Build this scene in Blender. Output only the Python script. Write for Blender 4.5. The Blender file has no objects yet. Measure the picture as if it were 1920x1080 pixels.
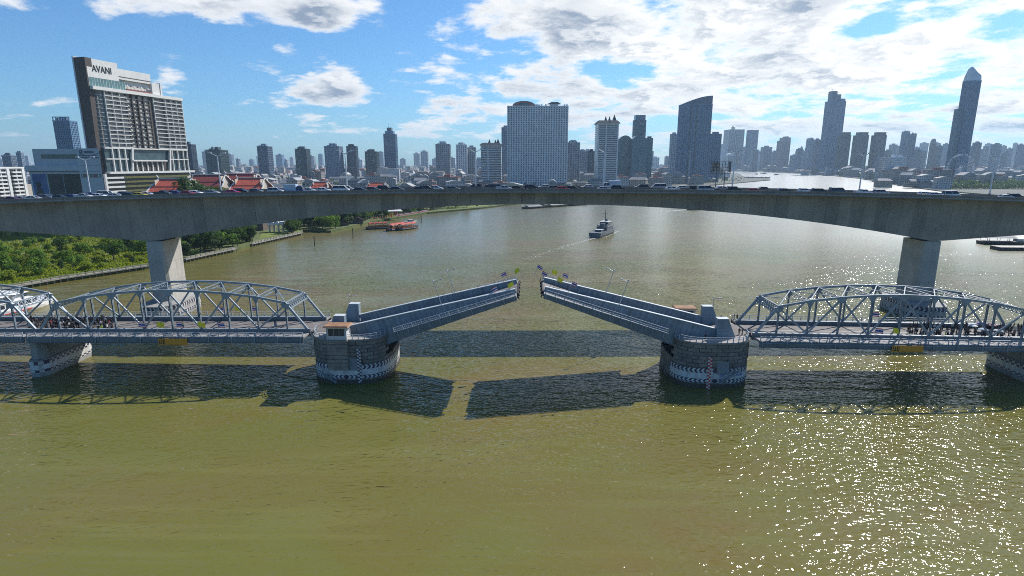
import bpy, bmesh, math, random
from mathutils import Vector, Matrix, Euler
R = math.radians
rnd = random.Random(7)
scene = bpy.context.scene

# ------------------------------------------------------------------ camera
CAM_H, PITCH, F = 50.0, R(12.4), 1067.0
cam_d = bpy.data.cameras.new('camera')
cam_d.lens = 20.0; cam_d.sensor_width = 36.0
cam_d.clip_start = 0.5; cam_d.clip_end = 60000
cam = bpy.data.objects.new('camera', cam_d)
scene.collection.objects.link(cam)
cam.location = (0, 0, CAM_H)
cam.rotation_euler = (R(90) - PITCH, 0, 0)
scene.camera = cam

# ------------------------------------------------------------------ sky, sun, exposure
SUN_EL, SUN_AZ = R(41.5), R(42.7)
S = Vector((math.sin(SUN_AZ) * math.cos(SUN_EL), math.cos(SUN_AZ) * math.cos(SUN_EL), math.sin(SUN_EL)))
world = bpy.data.worlds.new('World'); scene.world = world; world.use_nodes = True
NT = world.node_tree; NT.nodes.clear()
class NB:
    "small node builder"
    def __init__(s, nt): s.nt = nt
    def node(s, t, **kw):
        n = s.nt.nodes.new(t)
        for k, v in kw.items(): setattr(n, k, v)
        return n
    def _set(s, sock, v):
        if hasattr(v, 'is_linked') or hasattr(v, 'links'): s.nt.links.new(v, sock)
        else: sock.default_value = v
    def m(s, op, a, b=None, c=None, clamp=False):
        n = s.node('ShaderNodeMath', operation=op); n.use_clamp = clamp
        s._set(n.inputs[0], a)
        if b is not None: s._set(n.inputs[1], b)
        if c is not None: s._set(n.inputs[2], c)
        return n.outputs[0]
    def ramp(s, v, lo, hi, a=0.0, b=1.0, smooth=True):
        n = s.node('ShaderNodeMapRange'); n.interpolation_type = 'SMOOTHSTEP' if smooth else 'LINEAR'
        s._set(n.inputs[0], v)
        for i, x in ((1, lo), (2, hi), (3, a), (4, b)): s._set(n.inputs[i], x)
        return n.outputs[0]
    def mix(s, f, a, b, mode='MIX'):
        n = s.node('ShaderNodeMix', data_type='RGBA', blend_type=mode)
        s._set(n.inputs[0], f); s._set(n.inputs[6], a); s._set(n.inputs[7], b)
        return n.outputs[2]
    def noise(s, vec, scale, detail=4, rough=0.55, dist=0.0):
        n = s.node('ShaderNodeTexNoise'); n.noise_dimensions = '3D'
        if vec is not None: s.nt.links.new(vec, n.inputs['Vector'])
        n.inputs['Scale'].default_value = scale; n.inputs['Detail'].default_value = detail
        n.inputs['Roughness'].default_value = rough; n.inputs['Distortion'].default_value = dist
        return n.outputs[0]
    def xyz(s, x, y, z):
        n = s.node('ShaderNodeCombineXYZ')
        for i, v in enumerate((x, y, z)): s._set(n.inputs[i], v)
        return n.outputs[0]
b = NB(NT)
sky = b.node('ShaderNodeTexSky', sky_type='NISHITA')
sky.sun_disc = False; sky.sun_elevation = SUN_EL; sky.sun_rotation = SUN_AZ
sky.altitude = 0; sky.air_density = 1.0; sky.dust_density = 0.6; sky.ozone_density = 3.0
tc = b.node('ShaderNodeTexCoord')
sp = b.node('ShaderNodeSeparateXYZ'); NT.links.new(tc.outputs['Generated'], sp.inputs[0])
dx, dy, dz = sp.outputs
az = b.m('ARCTAN2', dx, dy)
el = b.m('ARCSINE', dz)
zz = b.m('ADD', b.m('MAXIMUM', dz, 0.0), 0.17)
cx, cy = b.m('DIVIDE', dx, zz), b.m('DIVIDE', dy, zz)
p0 = b.xyz(cx, b.m('MULTIPLY', cy, 1.0), 3.7)
p1 = b.xyz(b.m('ADD', cx, 0.05), b.m('ADD', cy, -0.05), 3.72)      # a step towards the sun
def dens(p):
    n1 = b.noise(p, 2.8, 10, 0.6, 0.1)
    n2 = b.noise(p, 11.0, 5, 0.6, 0.2)
    return b.m('ADD', b.m('MULTIPLY', n1, 0.86), b.m('MULTIPLY', n2, 0.14))
d0, d1 = dens(p0), dens(p1)
def px_dir(px, py):
    x, y = (px - 960) / F, (540 - py) / F
    v = Vector((x, math.cos(PITCH) + y * math.sin(PITCH), -math.sin(PITCH) + y * math.cos(PITCH)))
    return v.normalized()
# where the clouds gather and where the sky is open (azimuth, elevation, spread, weight)
bias = b.m('ADD', b.ramp(az, -0.30, 0.42, -0.105, 0.105), b.m('ADD', b.ramp(az, 0.95, 1.7, 0.0, -0.21), b.ramp(el, 0.24, 0.5, 0.0, -0.13)))
for (px, py, sx, sy, amp) in [(430, 14, 220, 32, .20), (600, 46, 50, 36, .14), (570, 188, 85, 30, .21), (638, 150, 46, 32, .18),
                              (815, 170, 70, 18, .15), (835, 212, 75, 16, .15), (325, 142, 30, 20, .19), (190, 30, 28, 16, .14),
                              (95, 145, 50, 13, .14), (40, 200, 42, 12, .12), (545, 250, 46, 10, .15), (740, 245, 100, 12, .11), (528, 86, 22, 10, .15),
                              (1040, 40, 200, 75, .12), (1010, 160, 100, 36, .11), (1165, 122, 60, 20, -.20), (915, 148, 60, 26, -.11),
                              (1245, 28, 60, 25, -.13), (1430, 60, 170, 60, .07), (1625, 45, 45, 20, -.13), (1690, 190, 60, 18, -.08), (200, 85, 220, 40, -.08),
                              (720, 95, 70, 70, -.11), (30, 5, 40, 12, .12), (380, 215, 200, 45, -.05)]:
    v = px_dir(px, py); a0, e0 = math.atan2(v.x, v.y), math.asin(v.z)
    sa, se = sx / F / math.hypot(1, (px - 960) / F), sy / F
    q = b.m('ADD', b.m('POWER', b.m('DIVIDE', b.m('SUBTRACT', az, a0), sa), 2.0),
            b.m('POWER', b.m('DIVIDE', b.m('SUBTRACT', el, e0), se), 2.0))
    g = b.m('MULTIPLY', b.m('EXPONENT', b.m('MULTIPLY', q, -0.7)), amp)
    bias = b.m('ADD', bias, g)
dd0 = b.m('ADD', d0, bias)
cover = b.ramp(dd0, 0.485, 0.61)
thick = b.ramp(dd0, 0.53, 0.75)
lit = b.ramp(b.m('SUBTRACT', d0, d1), -0.045, 0.05)
belly = b.ramp(b.noise(p0, 2.0, 3, 0.5, 0.3), 0.38, 0.66)
sunside = b.ramp(az, -0.6, 0.8)
dark = b.m('MULTIPLY', thick, b.m('ADD', b.m('MULTIPLY', b.m('SUBTRACT', 1.0, lit), 0.66), b.m('MULTIPLY', belly, 0.54)))
shade = b.m('SUBTRACT', 1.0, dark, clamp=True)
ccol = b.mix(shade, (0.30, 0.37, 0.48, 1), (0.99, 0.99, 0.98, 1))
sdot = b.m('ADD', b.m('ADD', b.m('MULTIPLY', dx, S.x), b.m('MULTIPLY', dy, S.y)), b.m('MULTIPLY', dz, S.z))
glow = b.ramp(sdot, 0.62, 0.97, 0.98, 1.15)
ccol = b.mix(1.0, ccol, b.xyz(glow, glow, glow), 'MULTIPLY')
ccol = b.mix(1.0, ccol, b.mix(sunside, (0.90, 0.92, 0.95, 1), (1.04, 1.03, 1.0, 1)), 'MULTIPLY')
bg_sky = b.node('ShaderNodeBackground'); bg_sky.inputs[1].default_value = 0.082
skyc = b.mix(1.0, sky.outputs[0], (0.58, 1.0, 1.34, 1), 'MULTIPLY')
NT.links.new(skyc, bg_sky.inputs[0])
bg_cl = b.node('ShaderNodeBackground'); bg_cl.inputs[1].default_value = 0.88
NT.links.new(ccol, bg_cl.inputs[0])
mixs = b.node('ShaderNodeMixShader')
fade = b.ramp(dz, -0.01, 0.07, 0.35, 1.0)
NT.links.new(b.m('MULTIPLY', cover, fade), mixs.inputs[0])
NT.links.new(bg_sky.outputs[0], mixs.inputs[1]); NT.links.new(bg_cl.outputs[0], mixs.inputs[2])
wo = b.node('ShaderNodeOutputWorld'); NT.links.new(mixs.outputs[0], wo.inputs[0])

sun_d = bpy.data.lights.new('sun', 'SUN'); sun_d.energy = 5.0; sun_d.angle = R(0.53); sun_d.color = (1, 0.965, 0.91)
sun = bpy.data.objects.new('sun', sun_d); scene.collection.objects.link(sun)
sun.rotation_euler = (-S).to_track_quat('-Z', 'Y').to_euler(); sun.location = (200, 200, 400)
vs = scene.view_settings
vs.view_transform = 'Standard'; vs.look = 'None'; vs.exposure = 0.32; vs.gamma = 1.0; vs.use_curve_mapping = False
scene.render.engine = 'CYCLES'
scene.cycles.use_denoising = False
scene.cycles.filter_width = 1.0
scene.cycles.max_bounces = 6; scene.cycles.volume_bounces = 0; scene.cycles.transparent_max_bounces = 8
scene.cycles.caustics_reflective = False; scene.cycles.caustics_refractive = False

# ------------------------------------------------------------------ helpers
COL = scene.collection
def at(px, py, Y):
    "the point where the line of sight through a photo pixel meets the vertical plane at distance Y"
    x, y = (px - 960) / F, (540 - py) / F
    v = Vector((x, math.cos(PITCH) + y * math.sin(PITCH), -math.sin(PITCH) + y * math.cos(PITCH)))
    return Vector((0, 0, CAM_H)) + v * (Y / v.y)
def ground(px, py, z=0.0):
    x, y = (px - 960) / F, (540 - py) / F
    v = Vector((x, math.cos(PITCH) + y * math.sin(PITCH), -math.sin(PITCH) + y * math.cos(PITCH)))
    return Vector((0, 0, CAM_H)) + v * ((z - CAM_H) / v.z)

MATS = {}
def mat(name, col, rough=0.7, metal=0.0, var=0.12, scale=0.6, bump=0.0, bscale=None, streak=0.0, col2=None, spec=None, emit=None):
    if name in MATS: return MATS[name]
    m = bpy.data.materials.new(name); m.use_nodes = True
    nt = m.node_tree; n = NB(nt); bs = nt.nodes['Principled BSDF']
    bs.inputs['Roughness'].default_value = rough; bs.inputs['Metallic'].default_value = metal
    if spec is not None: bs.inputs['Specular IOR Level'].default_value = spec
    tcn = n.node('ShaderNodeTexCoord'); vec = tcn.outputs['Object']
    c1 = (*col, 1)
    if var > 0 or col2 is not None:
        f = n.noise(vec, scale, 5, 0.6, 0.3)
        f = n.ramp(f, 0.32, 0.68)
        if col2 is not None: ca, cb = (*col, 1), (*col2, 1)
        else:
            ca = tuple(max(0, c * (1 - var)) for c in col) + (1,); cb = tuple(min(1, c * (1 + var)) for c in col) + (1,)
        out = n.mix(f, ca, cb)
    else: out = None
    if streak > 0:
        mp = n.node('ShaderNodeMapping'); nt.links.new(vec, mp.inputs[0]); mp.inputs['Scale'].default_value = (1.0, 1.0, 0.07)
        s = n.ramp(n.noise(mp.outputs[0], 1.1, 5, 0.65), 0.42, 0.72)
        out = n.mix(n.m('MULTIPLY', s, streak), out if out is not None else c1, tuple(c * 0.35 for c in col) + (1,))
    if out is not None: nt.links.new(out, bs.inputs['Base Color'])
    else: bs.inputs['Base Color'].default_value = c1
    if bump > 0:
        bp = n.node('ShaderNodeBump'); bp.inputs['Distance'].default_value = bump
        nt.links.new(n.noise(vec, bscale or scale * 4, 5, 0.6), bp.inputs['Height']); nt.links.new(bp.outputs[0], bs.inputs['Normal'])
    if emit: bs.inputs['Emission Color'].default_value = (*emit, 1)
    MATS[name] = m; return m

class MB:
    "collects shapes into one mesh"
    def __init__(s): s.v = []; s.f = []; s.mi = []; s.cur = 0; s.M = None
    def add(s, vs, fs):
        o = len(s.v)
        s.v += [tuple(s.M @ Vector(v)) for v in vs] if s.M is not None else [tuple(v) for v in vs]
        s.f += [tuple(i + o for i in f) for f in fs]; s.mi += [s.cur] * len(fs)
        return s
    def box(s, x0, x1, y0, y1, z0, z1):
        return s.add([(x0,y0,z0),(x1,y0,z0),(x1,y1,z0),(x0,y1,z0),(x0,y0,z1),(x1,y0,z1),(x1,y1,z1),(x0,y1,z1)],
                     [(0,3,2,1),(4,5,6,7),(0,1,5,4),(1,2,6,5),(2,3,7,6),(3,0,4,7)])
    def frustum(s, lo, hi):
        "two rings of equal length, capped"
        n = len(lo)
        return s.add(list(lo) + list(hi), [tuple(range(n))[::-1], tuple(range(n, 2*n))] + [(i, (i+1) % n, n + (i+1) % n, n + i) for i in range(n)])
    def prism(s, poly, z0, z1):
        return s.frustum([(x, y, z0) for x, y in poly], [(x, y, z1) for x, y in poly])
    def slab(s, poly, y0, y1):
        "polygon in x-z pulled along y"
        a = 0
        for i in range(len(poly)):
            (x1, z1), (x2, z2) = poly[i], poly[(i+1) % len(poly)]; a += x1*z2 - x2*z1
        if a < 0: poly = poly[::-1]
        return s.frustum([(x, y1, z) for x, z in poly], [(x, y0, z) for x, z in poly])
    def beam(s, p, q, w, h, up=(0, 0, 1)):
        p, q = Vector(p), Vector(q); d = (q - p).normalized(); u = Vector(up)
        side = d.cross(u)
        if side.length < 1e-4: side = d.cross(Vector((0, 1, 0)))
        side.normalize(); u = side.cross(d).normalized()
        a, c = side * w/2, u * h/2
        lo = [p - a - c, p + a - c, p + a + c, p - a + c]; hi = [q - a - c, q + a - c, q + a + c, q - a + c]
        return s.frustum(lo[::-1], hi[::-1])
    def cyl(s, p, q, r0, r1=None, n=8):
        p, q = Vector(p), Vector(q); r1 = r0 if r1 is None else r1
        d = (q - p).normalized(); u = d.orthogonal().normalized(); w = d.cross(u)
        ring = lambda c, r: [c + (u * math.cos(2*math.pi*i/n) + w * math.sin(2*math.pi*i/n)) * r for i in range(n)]
        return s.frustum(ring(p, r0), ring(q, r1))
    def lathe(s, prof, n=16, c=(0, 0, 0)):
        vs = []; fs = []
        for r, z in prof:
            for i in range(n):
                a = 2*math.pi*i/n; vs.append((c[0] + r*math.cos(a), c[1] + r*math.sin(a), c[2] + z))
        for k in range(len(prof) - 1):
            for i in range(n):
                fs.append((k*n + i, k*n + (i+1) % n, (k+1)*n + (i+1) % n, (k+1)*n + i))
        fs.append(tuple(range(n))[::-1]); fs.append(tuple(range((len(prof)-1)*n, len(prof)*n)))
        return s.add(vs, fs)
    def mesh(s, name, mats):
        me = bpy.data.meshes.new(name); me.from_pydata(s.v, [], s.f)
        for m in (mats if isinstance(mats, (list, tuple)) else [mats]): me.materials.append(m)
        if any(s.mi): me.polygons.foreach_set('material_index', s.mi)
        me.update(); return me
    def build(s, name, mats, parent=None, smooth=False):
        me = s.mesh(name, mats)
        if smooth: me.polygons.foreach_set('use_smooth', [True] * len(me.polygons))
        return link(name, me, parent)
def link(name, me, parent=None, loc=None, rz=None):
    o = bpy.data.objects.new(name, me); COL.objects.link(o)
    if parent is not None: o.parent = parent
    if loc is not None: o.location = loc
    if rz is not None: o.rotation_euler = (0, 0, rz)
    return o
def tag(o, label=None, cat=None, group=None, kind=None):
    if label: o['label'] = label
    if cat: o['category'] = cat
    if group: o['group'] = group
    if kind: o['kind'] = kind
    return o
def empty(name, loc=(0, 0, 0), rot=(0, 0, 0)):
    o = bpy.data.objects.new(name, None); COL.objects.link(o); o.location = loc; o.rotation_euler = rot
    o.empty_display_size = 1; return o
KIDS = {}
def kids(o):
    return [c for c in o.children]
def copy_tree(o, parent=None):
    c = o.copy(); COL.objects.link(c); c.parent = parent
    for ch in kids(o): copy_tree(ch, c)
    return c
ORD = ['first', 'second', 'third', 'fourth', 'fifth', 'sixth', 'seventh', 'eighth', 'ninth', 'tenth', 'eleventh', 'twelfth', 'thirteenth',
       'fourteenth', 'fifteenth', 'sixteenth', 'seventeenth', 'eighteenth', 'nineteenth', 'twentieth']

# shared materials
steel = mat('steel_blue_grey', (0.225, 0.275, 0.31), 0.45, 0.0, 0.10, 0.5, streak=0.25)
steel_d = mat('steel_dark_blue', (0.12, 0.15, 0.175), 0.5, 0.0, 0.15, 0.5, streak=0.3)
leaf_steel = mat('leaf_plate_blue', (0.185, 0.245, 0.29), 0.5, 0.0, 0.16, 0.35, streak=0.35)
leaf_lit_top = mat('flange_sunlit_pale', (0.50, 0.54, 0.56), 0.5, 0.0, 0.08, 0.5)  # sunlight on the flange and housing tops put into a paler colour
asphalt = mat('asphalt', (0.15, 0.135, 0.13), 0.85, 0, 0.18, 0.35, 0.01, 8)
asphalt_l = mat('worn_bridge_road', (0.155, 0.138, 0.128), 0.85, 0, 0.16, 0.3, 0.01, 8)
walk_m = mat('sidewalk_concrete', (0.29, 0.265, 0.25), 0.85, 0, 0.12, 0.5, 0.01, 6)
conc = mat('weathered_concrete', (0.29, 0.285, 0.27), 0.85, 0, 0.14, 0.12, 0.02, 3, streak=0.45)
conc_l = mat('pale_concrete', (0.42, 0.40, 0.36), 0.85, 0, 0.12, 0.15, 0.02, 3, streak=0.3)
white_p = mat('white_paint', (0.60, 0.59, 0.57), 0.6, 0, 0.16, 0.8, streak=0.45)
navy_p = mat('navy_paint', (0.028, 0.026, 0.062), 0.6, 0, 0.2, 0.5)
red_p = mat('red_paint', (0.42, 0.03, 0.04), 0.6, 0, 0.2, 0.5)
black_m = mat('black_rubber', (0.015, 0.015, 0.016), 0.8, 0, 0.2, 1)
glass_d = mat('dark_glass', (0.02, 0.03, 0.045), 0.08, 0, 0.2, 0.3)
metal_g = mat('galvanised_metal', (0.42, 0.44, 0.46), 0.4, 0.6, 0.1, 1)

# ------------------------------------------------------------------ water
def water_material():
    m = bpy.data.materials.new('river_water'); m.use_nodes = True; nt = m.node_tree; n = NB(nt); bs = nt.nodes['Principled BSDF']
    geo = n.node('ShaderNodeNewGeometry'); pos = geo.outputs['Position']
    mp = n.node('ShaderNodeMapping'); nt.links.new(pos, mp.inputs[0]); mp.inputs['Scale'].default_value = (0.55, 1.0, 1.0); mp.inputs['Rotation'].default_value = (0, 0, R(12))
    silt = n.ramp(n.noise(mp.outputs[0], 0.017, 5, 0.6, 0.8), 0.36, 0.68)
    silt2 = n.ramp(n.noise(mp.outputs[0], 0.06, 6, 0.65, 1.2), 0.40, 0.70)
    c = n.mix(silt, (0.132, 0.128, 0.026, 1), (0.160, 0.114, 0.033, 1))
    strk = n.node('ShaderNodeMapping'); nt.links.new(pos, strk.inputs[0]); strk.inputs['Scale'].default_value = (0.12, 1.0, 1.0); strk.inputs['Rotation'].default_value = (0, 0, R(-28))
    eddy = n.ramp(n.noise(strk.outputs[0], 0.09, 6, 0.62, 1.6), 0.50, 0.66)
    c = n.mix(n.m('MULTIPLY', eddy, 0.5), c, (0.170, 0.158, 0.045, 1))
    c = n.mix(n.m('MULTIPLY', silt2, 0.55), c, (0.142, 0.142, 0.035, 1))
    dif = n.node('ShaderNodeBsdfDiffuse'); nt.links.new(c, dif.inputs[0]); gls = n.node('ShaderNodeBsdfGlossy'); frs = n.node('ShaderNodeFresnel'); frs.inputs['IOR'].default_value = 1.34
    sy_ = n.node('ShaderNodeSeparateXYZ'); nt.links.new(pos, sy_.inputs[0]); rgh = n.ramp(sy_.outputs[1], 110, 420, 0.055, 0.22); pass
    w1 = n.noise(mp.outputs[0], 0.16, 3, 0.5, 0.3)
    w2 = n.noise(mp.outputs[0], 0.5, 2, 0.5, 0.4)
    w3 = n.noise(mp.outputs[0], 1.35, 1, 0.4, 0.5)
    h = n.m('ADD', n.m('ADD', n.m('MULTIPLY', w1, 0.34), n.m('MULTIPLY', w2, 0.32)), n.m('MULTIPLY', w3, 0.27))
    calm = n.m('MULTIPLY', n.ramp(n.noise(mp.outputs[0], 0.02, 5, 0.6, 1.5), 0.36, 0.62, 0.55, 1.25), n.ramp(sy_.outputs[1], 130, 420, 1.0, 0.3))
    h = n.m('MULTIPLY', h, calm)
    bp = n.node('ShaderNodeBump'); bp.inputs['Strength'].default_value = 1.0; bp.inputs['Distance'].default_value = 1.0
    nt.links.new(h, bp.inputs['Height']); nt.links.new(bp.outputs[0], gls.inputs['Normal']); nt.links.new(bp.outputs[0], frs.inputs['Normal']); nt.links.new(rgh, gls.inputs['Roughness'])
    mxs = n.node('ShaderNodeMixShader'); nt.links.new(frs.outputs[0], mxs.inputs[0]); nt.links.new(dif.outputs[0], mxs.inputs[1]); nt.links.new(gls.outputs[0], mxs.inputs[2])
    nt.links.new(mxs.outputs[0], nt.nodes['Material Output'].inputs[0]); nt.nodes.remove(bs)
    return m
water = water_material()
w = MB()
nx, ny = 24, 24
EXT = 9000
xs = [-EXT + 2*EXT*i/nx for i in range(nx+1)]; ys = [-400 + (EXT + 400)*i/ny for i in range(ny+1)]
w.add([(x, y, 0) for y in ys for x in xs], [(j*(nx+1)+i, j*(nx+1)+i+1, (j+1)*(nx+1)+i+1, (j+1)*(nx+1)+i) for j in range(ny) for i in range(nx)])
tag(w.build('river', water), kind='structure')

# ------------------------------------------------------------------ land
grass_m = mat('rough_grass', (0.055, 0.085, 0.018), 0.9, 0, 0.3, 0.12, 0.05, 2, col2=(0.12, 0.13, 0.03))
city_ground = mat('city_ground', (0.10, 0.10, 0.09), 0.9, 0, 0.35, 0.01, col2=(0.05, 0.06, 0.035))
LZ = 1.7
left_shore_px = [(-260, 590), (0, 541), (110, 522), (275, 498), (345, 486), (440, 466), (470, 457), (565, 436), (568, 430), (620, 432), (700, 414), (800, 398), (900, 389), (985, 379)]
LS = [ground(px, py, LZ) for px, py in left_shore_px]
far_left = [ground(1080, 368, LZ), ground(1200, 357, LZ), ground(1300, 349, LZ), ground(1388, 342, LZ), ground(1445, 337, LZ), ground(1440, 333, LZ), ground(1395, 331, LZ), ground(1385, 325, LZ)]
def land(name, pts, z, material, base=-3):
    mb = MB(); n = len(pts)
    mb.prism([(p[0], p[1]) for p in pts], base, z)
    return tag(mb.build(name, material), kind='structure')
LP = [(p.x, p.y) for p in LS] + [(p.x, p.y) for p in far_left]
def shore_x(Y):
    "x of the left bank at distance Y"
    for (x1, y1), (x2, y2) in zip(LP, LP[1:]):
        if min(y1, y2) <= Y <= max(y1, y2) and y2 != y1: return x1 + (x2 - x1)*(Y - y1)/(y2 - y1)
    return LP[-1][0]
land('left_bank_terrain', [(-1500, LP[0][1]), *LP[:14], (-1500, LP[13][1])], LZ, grass_m)
fl = [(p.x, p.y) for p in far_left]
land('far_left_bank_terrain', [(-9000, LP[13][1]), LP[13], *fl, (fl[-1][0] + 60, 4200), (-9000, 4200)], LZ, city_ground)
RSH = [ground(1392, 321, LZ), ground(1480, 324, LZ), ground(1520, 326, LZ), ground(1560, 329, LZ), ground(1609, 334, LZ), ground(1640, 338.5, LZ), ground(1700, 349, LZ), ground(1760, 357, LZ)]
rp = [(p.x, p.y) for p in RSH] + [(740, 760), (620, 520), (560, 380), (520, 100), (520, -300)]
land('right_bank_terrain', [(9000, 4200), (rp[0][0] + 400, 4200), *rp, (9000, -300)], LZ, city_ground)
land('far_city_terrain', [(9000, 8900), (-9000, 8900), (-9000, 4200.02), (9000, 4200.02)], LZ, city_ground)

# ------------------------------------------------------------------ the lifting bridge
BA = R(1.75); BU = Vector((math.cos(BA), -math.sin(BA), 0)); BV = Vector((math.sin(BA), math.cos(BA), 0))
B0 = Vector((4.1, 133.0, 0))
def bp(u, v, z): return B0 + BU*u + BV*v + Vector((0, 0, z))
GRADE = 0.0087
TV = 5.4            # truss planes
SW = 9.3            # outer edge of the sidewalks
DZ = 10.3
SPAN, PANELS, ENDP = 65.2, 8, 5.0
PW = (SPAN - 2*ENDP)/PANELS

rail_m = mat('railing_pale', (0.37, 0.41, 0.44), .5, 0, .08, .5)
def rail_post_mesh():
    m = MB(); m.box(-.08, .08, -.08, .08, 0, 1.15); m.box(-.12, .12, -.12, .12, 0, .06); return m.mesh('post', rail_m)
POST = rail_post_mesh()
def add_railing(parent, x0, x1, y, z=0.0, step=2.17, name='railing', bal=False):
    m = MB(); m.box(x0, x1, y-.07, y+.07, z+1.06, z+1.18); m.box(x0, x1, y-.05, y+.05, z+.57, z+.65); m.box(x0, x1, y-.05, y+.05, z+.13, z+.21)
    if bal:
        n = int((x1-x0)/.45)
        for i in range(n): m.box(x0+i*.45-.02, x0+i*.45+.02, y-.02, y+.02, z+.2, z+1.08)
    r = m.build(name, rail_m, parent)
    k = int((x1-x0)/step)
    for i in range(k+1): link('post', POST, r, (x0 + (x1-x0)*i/k, y, z))
    return r

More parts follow.
